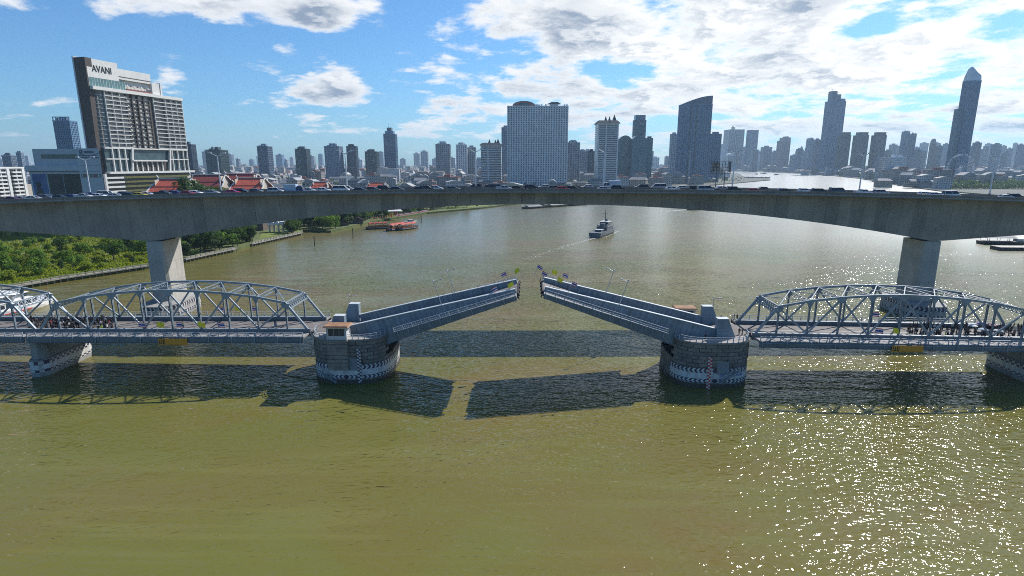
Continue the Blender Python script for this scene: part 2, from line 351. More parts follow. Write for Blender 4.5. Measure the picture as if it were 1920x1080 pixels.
def top_z(i):       # height of the top chord above the road at node i (0..8)
    t = (i - 4)/4.0
    return 7.2 + 3.0*(1 - t*t)**0.9 if abs(t) < 1 else 7.2
def make_span():
    "a truss span: local x from its river-side end outwards, y across, z = 0 at road level"
    s = empty('truss_span')
    def P(name, mb, m=steel): return mb.build(name, m, s)
    nx_ = [ENDP + PW*i for i in range(PANELS+1)]
    P('road_deck', MB().box(-.3, SPAN+.3, -TV+.35, TV-.35, -.55, -.02), asphalt_l)
    dash = MB().box(0, 2, -.06, .06, -.02, -.012).mesh('lane_dash', white_p)
    for y in (-.1, .1): P('lane_line', MB().box(0, SPAN, y-.04, y+.04, -.02, -.012), white_p)
    for y in (-2.45, 2.45):
        for k in range(13): link('lane_dash', dash, s, (k*5.0, y, 0))
    for sgn in (-1, 1):
        y = sgn*TV
        P('bottom_chord', MB().box(-.4, SPAN+.4, y-.3, y+.3, -.75, .85), steel_d)
        P('chord_cap', MB().box(-.4, SPAN+.4, y-.36, y+.36, .852, .93), steel)
        pts = [(-.1, .3)] + [(nx_[i], top_z(i)) for i in range(PANELS+1)] + [(SPAN+.1, .3)]
        for i in range(len(pts)-1):
            a, c = pts[i], pts[i+1]
            nm = 'end_post' if i in (0, len(pts)-2) else 'top_chord'
            mb = MB().beam((a[0], y, a[1]), (c[0], y, c[1]), .42, .5)
            P(nm, mb)
        for i in range(PANELS+1):
            z = top_z(i)
            w_ = .28 if i % 2 else .34
            mb = MB(); mb.box(nx_[i]-w_/2, nx_[i]+w_/2, y-.05, y+.05, .8, z-.25)
            mb.box(nx_[i]-w_/2, nx_[i]-w_/2+.07, y-.2, y+.2, .8, z-.25); mb.box(nx_[i]+w_/2-.07, nx_[i]+w_/2, y-.2, y+.2, .8, z-.25)
            P('vertical_post', mb)
            g = MB(); big = 1.15 if i % 2 == 0 else .75
            g.slab([(nx_[i]-big, z-.2), (nx_[i]+big, z-.2), (nx_[i]+big*.7, z-.75), (nx_[i]+.3, z-1.3), (nx_[i]-.3, z-1.3), (nx_[i]-big*.7, z-.75)], y-.24, y+.24)
            P('gusset_plate', g)
        for i in range(PANELS):
            if i % 2 == 0: a, c = (nx_[i], top_z(i)-.4), (nx_[i+1], .9)
            else: a, c = (nx_[i], .9), (nx_[i+1], top_z(i+1)-.4)
            P('diagonal', MB().beam((a[0], y, a[1]), (c[0], y, c[1]), .30, .34))
        yo = sgn*SW; yi = sgn*(TV+.4); lo, hi = min(yo, yi), max(yo, yi)
        P('sidewalk', MB().box(-.2, SPAN+.2, lo, hi, -.35, .02), walk_m)
        fy = sgn*(SW+.1)
        mb = MB().box(-.2, SPAN+.2, min(fy, fy-sgn*.25), max(fy, fy-sgn*.25), -1.25, .06); mb.box(-.2, SPAN+.2, fy-.22, fy+.22, -1.33, -1.25)
        P('edge_girder', mb, steel_d)
        for i in range(13):
            x = .4 + i*(SPAN-.8)/12
            P('bracket', MB().box(x-.09, x+.09, min(fy, fy+sgn*.2), max(fy, fy+sgn*.2), -1.25, .1), steel)
        P('pipe', MB().cyl((0, sgn*(SW+.28), -.35), (SPAN, sgn*(SW+.28), -.35), .09, n=6), steel)
        add_railing(s, 0, SPAN, sgn*(SW-.05), .02)
    for i in range(11):
        x = ENDP/2 + i*(SPAN-ENDP)/10
        P('floor_beam', MB().box(x-.2, x+.2, -SW+.4, SW-.4, -1.2, -.56), steel_d)
    # lattice cross struts, portals, top laterals
    for i in range(PANELS+1):
        z = top_z(i)
        if i in (0, PANELS):
            dirx = -1 if i == 0 else 1      # portal lies in the plane of the end posts
            ex, ez = dirx*ENDP, -z+.3; L = math.hypot(ex, ez); ex, ez = ex/L, ez/L
            mb = MB(); D = 1.7
            for d in (0, D): mb.beam((nx_[i]+ex*d, -TV+.2, z+ez*d), (nx_[i]+ex*d, TV-.2, z+ez*d), .3, .22)
            k = 9
            for j in range(k):
                ya, yb = -TV+.2 + (2*TV-.4)*j/k, -TV+.2 + (2*TV-.4)*(j+1)/k
                mb.beam((nx_[i], ya, z), (nx_[i]+ex*D, yb, z+ez*D), .12, .1); mb.beam((nx_[i], yb, z), (nx_[i]+ex*D, ya, z+ez*D), .12, .1)
                mb.beam((nx_[i], yb, z), (nx_[i]+ex*D, yb, z+ez*D), .1, .1)
            P('portal_frame', mb)
            for sg in (-1, 1):
                mb = MB(); prev = None
                for j in range(6):
                    a = j/5*math.pi/2
                    yy = sg*(TV-.2 - 2.0*(1-math.sin(a))); dd = D + 2.4*(1-math.cos(a))
                    p = (nx_[i]+ex*dd, yy, z+ez*dd)
                    p = (nx_[i]+ex*(D+2.4*(1-math.cos(a))), sg*(TV-.2-2.0*(1-math.sin(a))), z+ez*(D+2.4*(1-math.cos(a))))
                    if prev: mb.beam(prev, p, .25, .18)
                    prev = p
                P('knee_bracket', mb)
        else:
            mb = MB()
            for dz_ in (0, -.75): mb.beam((nx_[i], -TV+.2, z+dz_), (nx_[i], TV-.2, z+dz_), .22, .14)
            k = 11
            for j in range(k):
                ya, yb = -TV+.2 + (2*TV-.4)*j/k, -TV+.2 + (2*TV-.4)*(j+1)/k
                za, zb = (z, z-.75) if j % 2 else (z-.75, z)
                mb.beam((nx_[i], ya, za), (nx_[i], yb, zb), .1, .1)
            P('cross_strut', mb)
            for sg in (-1, 1):
                mb = MB(); prev = None
                for j in range(5):
                    a = j/4*math.pi/2
                    p = (nx_[i], sg*(TV-.2-1.5*(1-math.sin(a))), z-.75-1.6*(1-math.cos(a)))
                    if prev: mb.beam(prev, p, .2, .14)
                    prev = p
                P('knee_bracket', mb)
    for i in range(PANELS):
        za, zb = top_z(i), top_z(i+1)
        for sg in (-1, 1):
            P('lateral_brace', MB().beam((nx_[i], sg*(TV-.2), za), (nx_[i+1], -sg*(TV-.2), zb), .2, .16))
    return s
span = make_span()
UE = 52.0
def place_span(s, side, k, label):
    u = side*(UE + k*(SPAN+.9)); z = DZ + .55 - GRADE*(k*(SPAN+.9))
    s.location = bp(u, 0, z)
    s.rotation_euler = Euler((0, GRADE, -BA + (math.pi if side < 0 else 0)), 'XYZ')
    tag(s, label, 'bridge span', 'steel truss spans of the lifting bridge')
place_span(span, -1, 0, 'blue grey steel truss span between the cabin pier and the left checkered pier')
s2 = copy_tree(span); place_span(s2, 1, 0, 'blue grey steel truss span right of the raised bridge leaves')
s3 = copy_tree(span); place_span(s3, -1, 1, 'blue grey steel truss span cut off by the left edge of the photo')

# --- stone piers under the lifting leaves
stone_m = [mat('pier_stone_a', (0.20, 0.185, 0.165), 0.9, 0, 0.2, 0.5, 0.03, 3, streak=0.4), mat('pier_stone_b', (0.235, 0.215, 0.19), 0.9, 0, 0.2, 0.5, 0.03, 3, streak=0.35),
           mat('pier_stone_c', (0.165, 0.155, 0.14), 0.9, 0, 0.2, 0.5, 0.03, 3, streak=0.4)]
mortar = mat('pier_mortar', (0.04, 0.038, 0.034), 0.95, 0, 0.2, 0.5)
wet_m = mat('wet_stained_stone', (0.045, 0.042, 0.03), 0.6, 0, 0.3, 0.4)
PU, HW, HL = 42.0, 9.1, 10.4
def outline(n=96, off=0.0, hw=HW, hl=HL, e=3.2):
    pts = []
    for i in range(n):
        a = 2*math.pi*i/n - math.pi/2
        c, s_ = math.cos(a), math.sin(a)
        pts.append((math.copysign(abs(c)**(2/e), c)*(hw+off), math.copysign(abs(s_)**(2/e), s_)*(hl+off)))
    # resample evenly
    P_ = pts + [pts[0]]; L = [0]
    for p, q in zip(P_, P_[1:]): L.append(L[-1] + math.dist(p, q))
    res = []; j = 0
    for i in range(n):
        t = L[-1]*i/n
        while L[j+1] < t: j += 1
        f = (t - L[j])/max(1e-9, L[j+1]-L[j])
        res.append((P_[j][0] + (P_[j+1][0]-P_[j][0])*f, P_[j][1] + (P_[j+1][1]-P_[j][1])*f))
    return res, L[-1]
OUT, PER = outline(192)
def out_at(t):
    "point and outward normal on the pier outline at arc length t from the middle of the front, going right"
    n = len(OUT); f = (t/PER*n) % n; i = int(f); g = f - i
    a, c = OUT[i], OUT[(i+1) % n]
    p = Vector((a[0] + (c[0]-a[0])*g, a[1] + (c[1]-a[1])*g)); d = Vector((c[0]-a[0], c[1]-a[1])).normalized()
    return p, Vector((d.y, -d.x))
def curved_patch(mb, t0, t1, z0a, z1a, z0b, z1b, off, seg=2):
    vs = []
    for k in range(seg+1):
        f = k/seg; p, nrm = out_at(t0 + (t1-t0)*f); q = p + nrm*off
        vs.append((q.x, q.y, z0a + (z0b-z0a)*f)); vs.append((q.x, q.y, z1a + (z1b-z1a)*f))
    mb.add(vs, [(2*k, 2*k+2, 2*k+3, 2*k+1) for k in range(seg)])
def make_pier(inner):
    TA, TB = (-13.5, 25) if inner > 0 else (-11.5, 14.5)
    "inner = +1 when the channel is on the local +x side"
    p = empty('bridge_pier')
    mb = MB(); mb.prism(outline(96, -.22)[0], -3, 5.6)
    up = [(x, y) for x, y in outline(96, -.22)[0]]
    mb.build('core', mortar, p)
    front = [q for q in up if q[1] < -5.6]; front = sorted(front, key=lambda q: q[0])
    MB().prism(front, 5.6, DZ).build('core_front', mortar, p)
    back = sorted([q for q in up if q[1] > 5.6], key=lambda q: -q[0])
    MB().prism(back, 5.6, DZ).build('core_back', mortar, p)
    x0, x1 = (-HW+.22, -2.0) if inner > 0 else (2.0, HW-.22)
    MB().box(x0, x1, -5.59, 5.59, 5.6, DZ).build('core_wall', mortar, p)
    MB().prism(outline(96, .06)[0], -3, 1.0).build('waterline', wet_m, p)
    crs = [.57 + i*.885 for i in range(12)]
    k = 0
    for ci in range(11):
        z0, z1 = crs[ci], crs[ci]+.775
        nb = 26; bl = PER/nb; off = (ci % 2)*.5*bl
        for i in range(nb):
            t0 = off + i*bl + .06; t1 = t0 + bl - .12
            pm, _ = out_at((t0+t1)/2)
            if pm.y > 5: continue
            if pm.x*inner > HW*.8 and -6.2 < pm.y and z0 > 5.5: continue
            rr = random.Random(ci*100 + i); o = rr.uniform(-.015, .035)
            m = MB(); vs = []
            for f in (0, .5, 1):
                q, nm = out_at(t0 + (t1-t0)*f)
                a, c = q + nm*o, q - nm*.35
                vs += [(a.x, a.y, z0), (a.x, a.y, z1), (c.x, c.y, z1), (c.x, c.y, z0)]
            fs = []
            for s_ in (0, 4):
                fs += [(s_, s_+4, s_+5, s_+1), (s_+1, s_+5, s_+6, s_+2), (s_+3, s_+7, s_+4, s_)]
            fs += [(0, 1, 2, 3), (8, 11, 10, 9)]
            m.add(vs, fs); m.build('stone', rr.choice(stone_m), p); k += 1
    # cornice, platform
    MB().prism(outline(96, .18)[0], DZ+.01, DZ+.3).build('cornice', mat('cornice_stone', (0.2, 0.185, 0.16), .9, 0, .15, .5), p)
    hw_ = HW
    m = MB(); m.prism(sorted([q for q in outline(96, .1)[0] if q[1] < -4.6], key=lambda q: q[0]), DZ+.3, DZ+.5)
    m.build('platform', walk_m, p)
    m = MB(); m.prism(sorted([q for q in outline(96, .1)[0] if q[1] > 4.6], key=lambda q: -q[0]), DZ+.3, DZ+.5)
    m.build('platform', walk_m, p)
    xa, xb = (-HW-.4, 2.5) if inner > 0 else (-2.5, HW+.4)
    MB().box(xa, xb, -TV+.6, TV-.6, DZ+.302, DZ+.55).build('road_deck', asphalt_l, p)
    # platform railing along the front nose
    m = MB(); ts = [-13.2 + i*1.32 for i in range(21)]
    if inner > 0: lo, hi = -13.2, 11.5
    else: lo, hi = -11.5, 13.2
    ts = [lo + (hi-lo)*i/18 for i in range(19)]
    prev = None
    for t in ts:
        q, nm = out_at(t); q = q - nm*.12
        for zz_ in (1.1, .6):
            if prev: m.beam((prev.x, prev.y, DZ+.5+zz_), (q.x, q.y, DZ+.5+zz_), .1, .1)
        prev = q
    r = m.build('railing', rail_m, p)
    for t in ts:
        q, nm = out_at(t); q = q - nm*.12
        link('post', POST, r, (q.x, q.y, DZ+.5))
    # painted warning bands: chevrons point away from the middle of the nose
    def band(z0, z1, col, nm):
        m = MB(); n = 60
        for i in range(n):
            t0, t1 = TA + (TB-TA)*i/n, TA + (TB-TA)*(i+1)/n
            curved_patch(m, t0, t1, z0, z1, z0, z1, .055, 1)
        m.build(nm, col, p)
    band(2.22, 3.62, white_p, 'white_band')
    for z0, z1, nm in ((3.64, 4.75, 'upper_chevron_band'), (1.3, 2.2, 'lower_chevron_band')):
        band(z0, z1, navy_p, nm)
        c_ = p.children[-1]
        m = MB(); mr = MB(); zm = (z0+z1)/2; W = .5; dx_ = .42
        for i in range(40):
            for sg in (-1, 1):
                t = sg*(.3 + i*1.0)
                if t < TA+.8 or t > TB-.8: continue
                tgt = mr if abs(t) > 17 else m
                curved_patch(tgt, *( (t, t+W) if True else ()), z0, zm, z0, zm, .07, 1) if False else None
                # one chevron = two leaning bars
                for (za, zb, ta, tb) in ((z0+.05, zm, t, t+sg*dx_), (zm, z1-.05, t+sg*dx_, t)):
                    vs = []
                    for (zz_, tt) in ((za, ta), (zb, tb)):
                        for w_ in ((0, W) if sg > 0 else (-W, 0)):
                            q, nrm = out_at(tt + w_); q = q + nrm*.085
                            vs.append((q.x, q.y, zz_))
                    tgt.add([vs[0], vs[1], vs[3], vs[2]], [(0, 1, 2, 3)])
        for mm_, cc in ((m, white_p), (mr, white_p)):
            if mm_.v: tag(mm_.build('chevron_print', cc, c_), kind='stuff')
    return p
pierL = make_pier(1); pierL.location = bp(-PU, 0, 0); pierL.rotation_euler = (0, 0, -BA)
tag(pierL, 'rounded stone block pier with chevron bands and the small operator cabin', 'bridge pier', 'stone piers of the lifting bridge')
pierR = make_pier(-1); pierR.location = bp(PU+.1, 0, 0); pierR.rotation_euler = (0, 0, -BA)
tag(pierR, 'rounded stone block pier with chevron bands and a red and white tide gauge', 'bridge pier', 'stone piers of the lifting bridge')
def pier_extras(p, inner):
    # tail housings over the girder ends (fixed to the pier)
    for sg in (-1, 1):
        y = sg*(TV+.35)
        a = 1*inner
        poly = [(a*-1.0, DZ+.3), (a*-1.0, DZ+4.9), (a*-3.4, DZ+4.9), (a*-5.4, DZ+.3)]
        h = MB().slab(poly, y-.85, y+.85).build('girder_tail_housing', leaf_steel, p)
        poly2 = [(a*-.95, DZ+4.9), (a*-.95, DZ+5.02), (a*-3.48, DZ+5.02), (a*-3.45, DZ+4.9)]
        MB().slab(poly2, y-.92, y+.92).build('housing_cap', leaf_lit_top, h)
        for zz_ in (2.0, 4.0):
            MB().box(min(a*-1.0, a*-3.9), max(a*-1.0, a*-3.9), y-.87, y+.87, DZ+zz_, DZ+zz_+.03).build('plate_seam', steel_d, h)
    # service door and stair on the nose
    t = 1.6*1
    q, nm = out_at(t)
    MB().box(q.x-1.3, q.x+1.3, q.y-.14, q.y+.3, 3.4, 6.3).build('service_panel', mat('grey_panel', (.20, .22, .24), .7, 0, .1, .5), p)
pier_extras(pierL, 1); pier_extras(pierR, -1)
# cabin on the left pier
cab = empty('operator_cabin', bp(-PU-1.55, -HL+.9, DZ+.5), (0, 0, -BA))
tag(cab, 'small pale operator cabin with an orange flat roof on the stone pier', 'cabin')
cabw = mat('cabin_wall', (0.50, 0.49, 0.47), .8, 0, .1, .6)
MB().box(-2.3, 2.3, -1.4, 1.5, 0, .9).build('sill_wall', cabw, cab)
MB().box(-2.3, 2.3, -1.4, 1.5, 2.6, 3.0).build('lintel', cabw, cab)
for x in (-2.3, 1.85): 
    for y in (-1.4, 1.1): MB().box(x, x+.45, y, y+.4, .9, 2.6).build('corner_post', cabw, cab)
MB().box(-1.85, 1.85, -1.3, -1.22, .9, 2.6).build('window', glass_d, cab)
for x in (-2.2, 2.12): MB().box(x, x+.08, -1.0, 1.1, .9, 2.6).build('window', mat('pale_shutter', (.6, .6, .58), .7), cab)
MB().box(-1.85, 1.85, 1.2, 1.28, .9, 2.6).build('window', glass_d, cab)
for x in (-.65, .6): MB().box(x, x+.06, -1.34, -1.29, .9, 2.6).build('mullion', cabw, cab)
roofm = mat('orange_roof', (0.27, 0.14, 0.07), .8, 0, .25, .8)
MB().frustum([(-2.9, -2.0, 3.0), (2.9, -2.0, 3.0), (2.9, 2.1, 3.0), (-2.9, 2.1, 3.0)], [(-2.6, -1.7, 3.3), (2.6, -1.7, 3.3), (2.6, 1.8, 3.3), (-2.6, 1.8, 3.3)]).build('roof', roofm, cab)
MB().box(-2.95, 2.95, -2.05, 2.15, 2.93, 2.998).build('roof_edge', mat('roof_edge', (.42, .40, .36), .8), cab)
m = MB(); m.box(-2.35, 2.35, -1.65, 1.5, -7.2, -.02); m.build('pilaster', stone_m[1], cab)
for i in range(7): MB().box(-2.37, 2.37, -1.67, -1.0, -6.4+i*.9, -6.32+i*.9).build('joint', mortar, cab)
MB().box(-2.5, 2.5, -1.8, 1.6, -.45, -.022).build('corbel', stone_m[1], cab)
cab2 = copy_tree(cab); cab2.location = bp(PU-2.2, HL-1.2, DZ+.5); cab2.rotation_euler = (0, 0, math.pi-BA)
tag(cab2, 'operator cabin with faded orange roof peeking over the right leaf far girder', 'cabin')
# tide gauges
def gauge(loc, rz, col, label):
    g = empty('tide_gauge', loc, (0, 0, rz)); H = 8.2
    MB().box(-.42, .42, 0, .1, 0, H).build('board', white_p, g)
    n = 21
    for i in range(n):
        x = -.42 if i % 2 else 0
        MB().box(x, x+.42, -.03, -.002, i*H/n, (i+1)*H/n).build('mark', col, g)
    tag(g, label, 'gauge')
q, nm = out_at(2.9); gauge(bp(-PU+q.x+.3, q.y-.32, 0.4), -BA, navy_p, 'tall black and white stepped tide gauge on the cabin pier')
q, nm = out_at(-1.4); gauge(bp(PU+.1+q.x, q.y-.32, -.6), -BA, red_p, 'tall red and white stepped tide gauge on the right pier')
# pilot stair on the noses
def stair(loc, rz, sgn, label):
    s = empty('iron_stair', loc, (0, 0, rz))
    for y in (0, .7):
        MB().beam((0, y, 0), (sgn*4.2, y, 2.9), .1, .22).build('stringer', steel, s)
        MB().beam((0, y, 1.0), (sgn*4.2, y, 3.9), .06, .06).build('handrail', steel, s)
    for i in range(9): MB().box(sgn*.46*i-.14, sgn*.46*i+.14, .05, .65, .3*i+.06, .3*i+.1).build('tread', steel, s)
    for i in range(5):
        for y in (0, .7): MB().box(sgn*i-.03, sgn*i+.03, y-.03, y+.03, .69*i, .69*i+1.0).build('baluster', steel, s)
    tag(s, label, 'stair')
q, nm = out_at(1.0); stair(bp(PU+.1+q.x, q.y-1.0, 1.6), -BA, 1, 'iron stair leaning on the white band of the right pier')
q, nm = out_at(-2.2); stair(bp(-PU+q.x, q.y-1.0, .6), -BA, -1, 'iron stair sloping along the chevrons of the cabin pier')
# faint blue lettering-like marks on the white band of the right pier: worn beyond reading
m = MB()
for i, t in enumerate([1.0, 1.35, 1.8, 4.4, 4.8, 5.15, 5.6, 6.0, 6.35]):
    z0 = 2.75 + (i % 3)*.08
    curved_patch(m, t, t+.22, z0, z0+.5, z0, z0+.5, .09, 1); curved_patch(m, t, t+.34, z0+.42, z0+.55, z0+.42, z0+.55, .092, 1)
m.build('worn_marks', mat('faded_blue', (.10, .14, .38), .7), pierR)

# --- narrow piers under the truss spans
def make_truss_pier(label, u, col):
    p = empty('bridge_pier', bp(u, 0, 0), (0, 0, -BA))
    W, L_ = 1.6, 7.8
    def ring(o, z): 
        return [(-W-o, -L_+1.4, z), (-W*.5-o*.5, -L_-o, z), (W*.5+o*.5, -L_-o, z), (W+o, -L_+1.4, z), (W+o, L_-1.4, z), (W*.5+o*.5, L_+o, z), (-W*.5-o*.5, L_+o, z), (-W-o, L_-1.4, z)]
    MB().frustum(ring(0, 4.2), ring(-.25, 8.7)).build('shaft', conc, p)
    MB().frustum(ring(.5, -3), ring(.5, 4.15)).build('base', conc, p)
    MB().frustum(ring(.15, 8.7), ring(.15, 9.3)).build('cap', conc, p)
    for y in (-TV, TV):
        for x in (-.8, .8): MB().box(x-.45, x+.45, y-.5, y+.5, 9.3, 9.75).build('bearing', steel_d, p)
    def strip(nm, z0, z1, m_):
        mb = MB(); r0, r1 = ring(.53, z0), ring(.53, z1); n = 8
        mb.add(r0 + r1, [(i, (i+1) % n, n + (i+1) % n, n+i) for i in range(n)]); return mb.build(nm, m_, p)
    strip('white_band', 1.7, 2.9, white_p)
    for z0, z1, nm in ((2.92, 3.85, 'upper_check_band'), (1.05, 1.68, 'lower_check_band')):
        o = strip(nm, z0, z1, navy_p); mb = MB()
        rr = ring(.56, 0); n = 8
        for i in range(n):
            a, c = Vector(rr[i]), Vector(rr[(i+1) % n]); L = (c-a).length; k = max(1, int(L/.75))
            if i in (3, 7):
                for j in range(k):
                    for row in range(2):
                        if (j+row) % 2: continue
                        pa, pb = a + (c-a)*(j/k), a + (c-a)*((j+1)/k); zz0 = z0 + (z1-z0)*row/2; zz1 = z0 + (z1-z0)*(row+1)/2
                        mb.add([(pa.x, pa.y, zz0), (pb.x, pb.y, zz0), (pb.x, pb.y, zz1), (pa.x, pa.y, zz1)], [(0, 1, 2, 3)])
            else:
                for j in range(0, k, 2):
                    pa, pb = a + (c-a)*(j/k), a + (c-a)*((j+1)/k)
                    mb.add([(pa.x, pa.y, z0+.05), (pb.x, pb.y, z0+.05), (pb.x, pb.y, z1-.05), (pa.x, pa.y, z1-.05)], [(0, 1, 2, 3)])
        tag(mb.build('check_print', white_p, o), kind='stuff')
    tag(p, label, 'bridge pier', 'narrow concrete piers under the truss spans')
make_truss_pier('narrow concrete pier with a checkered band under the left truss joint', -(UE+SPAN+.45), navy_p)
make_truss_pier('narrow concrete pier in shadow with a checkered band at the right edge', UE+SPAN+.45, navy_p)

# --- the raised leaves
LA = R(17.3)
def make_leaf():
    L = empty('bascule_leaf'); LEN = 35.3
    def P(nm, mb, m_=leaf_steel): return mb.build(nm, m_, L)
    def htop(s): return 3.85 - 2.9*min(1, max(0, (s+5.6)/(LEN+5.6)))**1.05
    def hbot(s): return -(3.1 - 2.1*min(1, max(0, (s-1)/LEN))**.8) if s > -1 else -.6
    P('road_deck', MB().box(-.5, LEN, -TV+.4, TV-.4, -.5, 0), asphalt_l)
    for y in (-2.45, 0, 2.45):
        P('lane_line', MB().box(0, LEN, y-.07, y+.07, .004, .012), white_p)
    ss = [-5.6, -2.2, 1] + [1 + (LEN-1)*i/9 for i in range(1, 10)]
    for sg in (-1, 1):
        y = sg*TV
        for a, c in zip(ss, ss[1:]):
            poly = [(a+.02, hbot(a)), (c-.02, hbot(c)), (c-.02, htop(c)), (a+.02, htop(a))]
            g = P('girder_plate', MB().slab(poly, y-.22, y+.22))
            for f in (.33, .66):
                x = a + (c-a)*f
                MB().box(x-.05, x+.05, y-.34, y+.34, hbot(x)+.05, htop(x)-.02).build('stiffener', leaf_steel, g)
        mb = MB()
        for a, c in zip(ss, ss[1:]): mb.beam((a, y, htop(a)+.07), (c, y, htop(c)+.07), .95, .14)
        P('top_flange', mb, leaf_lit_top)
        mb = MB()
        for a, c in zip(ss, ss[1:]): mb.beam((a, y, hbot(a)-.06), (c, y, hbot(c)-.06), .8, .12)
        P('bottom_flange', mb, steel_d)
        yo, yi = sg*SW, sg*(TV+.25); lo, hi = min(yo, yi), max(yo, yi)
        P('sidewalk', MB().box(6, LEN, lo, hi, -.32, 0), walk_m)
        fy = sg*(SW+.02)
        poly = [(6, -1.95), (LEN, -.85), (LEN, .12), (6, .12)]
        P('fascia_girder', MB().slab(poly, fy-.12, fy+.12), steel_d)
        P('kerb_rail', MB().box(6, LEN, fy-.2, fy+.2, .125, .22), steel)
        for i in range(12):
            x = 7 + i*(LEN-7.4)/11
            P('bracket', MB().slab([(x-.1, -.33), (x+.1, -.33), (x+.1, -.9), (x-.1, -.9)], lo, hi), steel_d)
            P('bracket_foot', MB().box(x-.1, x+.1, fy-.3*(sg < 0)-.0, fy+.3*(sg > 0)+.0, -1.0, .1), steel)
        add_railing(L, 6.2, LEN-.2, sg*(SW-.08), .0, 2.1, bal=True)
    for i in range(10):
        x = 2 + i*(LEN-3)/9
        P('floor_beam', MB().box(x-.15, x+.15, -TV+.25, TV-.25, max(hbot(x)+.2, -1.8), -.5), steel_d)
    P('tip_beam', MB().box(LEN+.002, LEN+.35, -TV-.5, TV+.5, -.95, -.02), black_m)
    for y in (-TV, -2, 2, TV, -SW+.5, SW-.5): P('tip_buffer', MB().box(LEN+.352, LEN+.55, y-.3, y+.3, -.9, -.25), black_m)
    for i in range(9): P('edge_spike', MB().cyl((LEN-1-i*2.2, TV, htop(LEN-1-i*2.2)+.12), (LEN-1-i*2.2, TV, htop(LEN-1-i*2.2)+.75), .05, n=5), steel_d)
    return L, htop, LEN
leafL, HT, LEN = make_leaf()
PIV = 36.6
leafL.location = bp(-PIV, 0, DZ); leafL.rotation_euler = Euler((0, -LA, -BA), 'XYZ')
tag(leafL, 'raised left leaf of the bascule bridge, blue grey plate girders', 'bridge leaf', 'raised leaves of the lifting bridge')
leafR = copy_tree(leafL)
leafR.location = bp(PIV+.4, 0, DZ+.25); leafR.rotation_euler = Euler((0, -LA-R(.5), -BA+math.pi), 'XYZ')
tag(leafR, 'raised right leaf of the bascule bridge, blue grey plate girders', 'bridge leaf', 'raised leaves of the lifting bridge')
def leaf_pt(side, s, y, h):
    o = leafL if side < 0 else leafR
    M = Matrix.Translation(o.location) @ o.rotation_euler.to_matrix().to_4x4()
    return M @ Vector((s, y if side < 0 else -y, h))
def leaf_dir(side, v):
    o = leafL if side < 0 else leafR
    return o.rotation_euler.to_matrix() @ Vector(v)

# ------------------------------------------------------------------ lamps and flags on the lifting bridge
lamp_glass = mat('lamp_lens', (.6, .62, .62), .3, 0, .05, 1)
def make_lamp(h=5.5, arm=1.3):
    l = empty('street_lamp')
    MB().cyl((0, 0, 0), (0, 0, h), .10, .07, 6).build('pole', metal_g, l)
    MB().cyl((0, 0, h), (arm, 0, h+.25), .06, .05, 6).build('arm', metal_g, l)
    MB().box(arm-.1, arm+.75, -.17, .17, h+.17, h+.35).build('lamp_head', metal_g, l)
    MB().box(arm+.0, arm+.65, -.13, .13, h+.12, h+.168).build('lens', lamp_glass, l)
    MB().lathe([(.02, 0), (.17, .1), (.2, .3), (.12, .48), (.02, .5)], 8, (0, 0, h+.1)).build('camera_ball', mat('cam_white', (.6, .6, .58), .5), l)
    MB().box(-.16, .16, -.16, .16, 0, .1).build('base', metal_g, l)
    return l
lamp0 = make_lamp(); used = False
def put_lamp(loc, rot, label):
    global used
    o = copy_tree(lamp0) if used else lamp0; used = True
    o.location = loc; o.rotation_euler = rot
    tag(o, label, 'street lamp', 'lamp posts of the lifting bridge')
for side, nm in ((-1, 'left'), (1, 'right')):
    for y, sx, fn in ((-TV, 17.8, 'near'), (TV, 19.5, 'far')):
        rot = leafL.rotation_euler.copy() if side < 0 else leafR.rotation_euler.copy()
        put_lamp(leaf_pt(side, sx, y, HT(sx)+.12), rot, 'slim lamp post leaning on the %s girder of the raised %s leaf' % (fn, nm))
put_lamp(bp(-46.5, 8.6, DZ+.5), (0, 0, -BA), 'upright lamp post behind the left tail housing')
put_lamp(bp(46.8, 8.6, DZ+.5), (0, 0, -BA), 'upright lamp post behind the right tail housing')
fl_red, fl_white, fl_blue = mat('flag_red', (.45, .03, .05), .8, 0, .1, 1), mat('flag_white', (.75, .75, .78), .8, 0, .05, 1), mat('flag_blue', (.035, .03, .20), .8, 0, .1, 1)
fl_yel = mat('flag_yellow', (.72, .62, .02), .8, 0, .1, 1)
FLN = {}
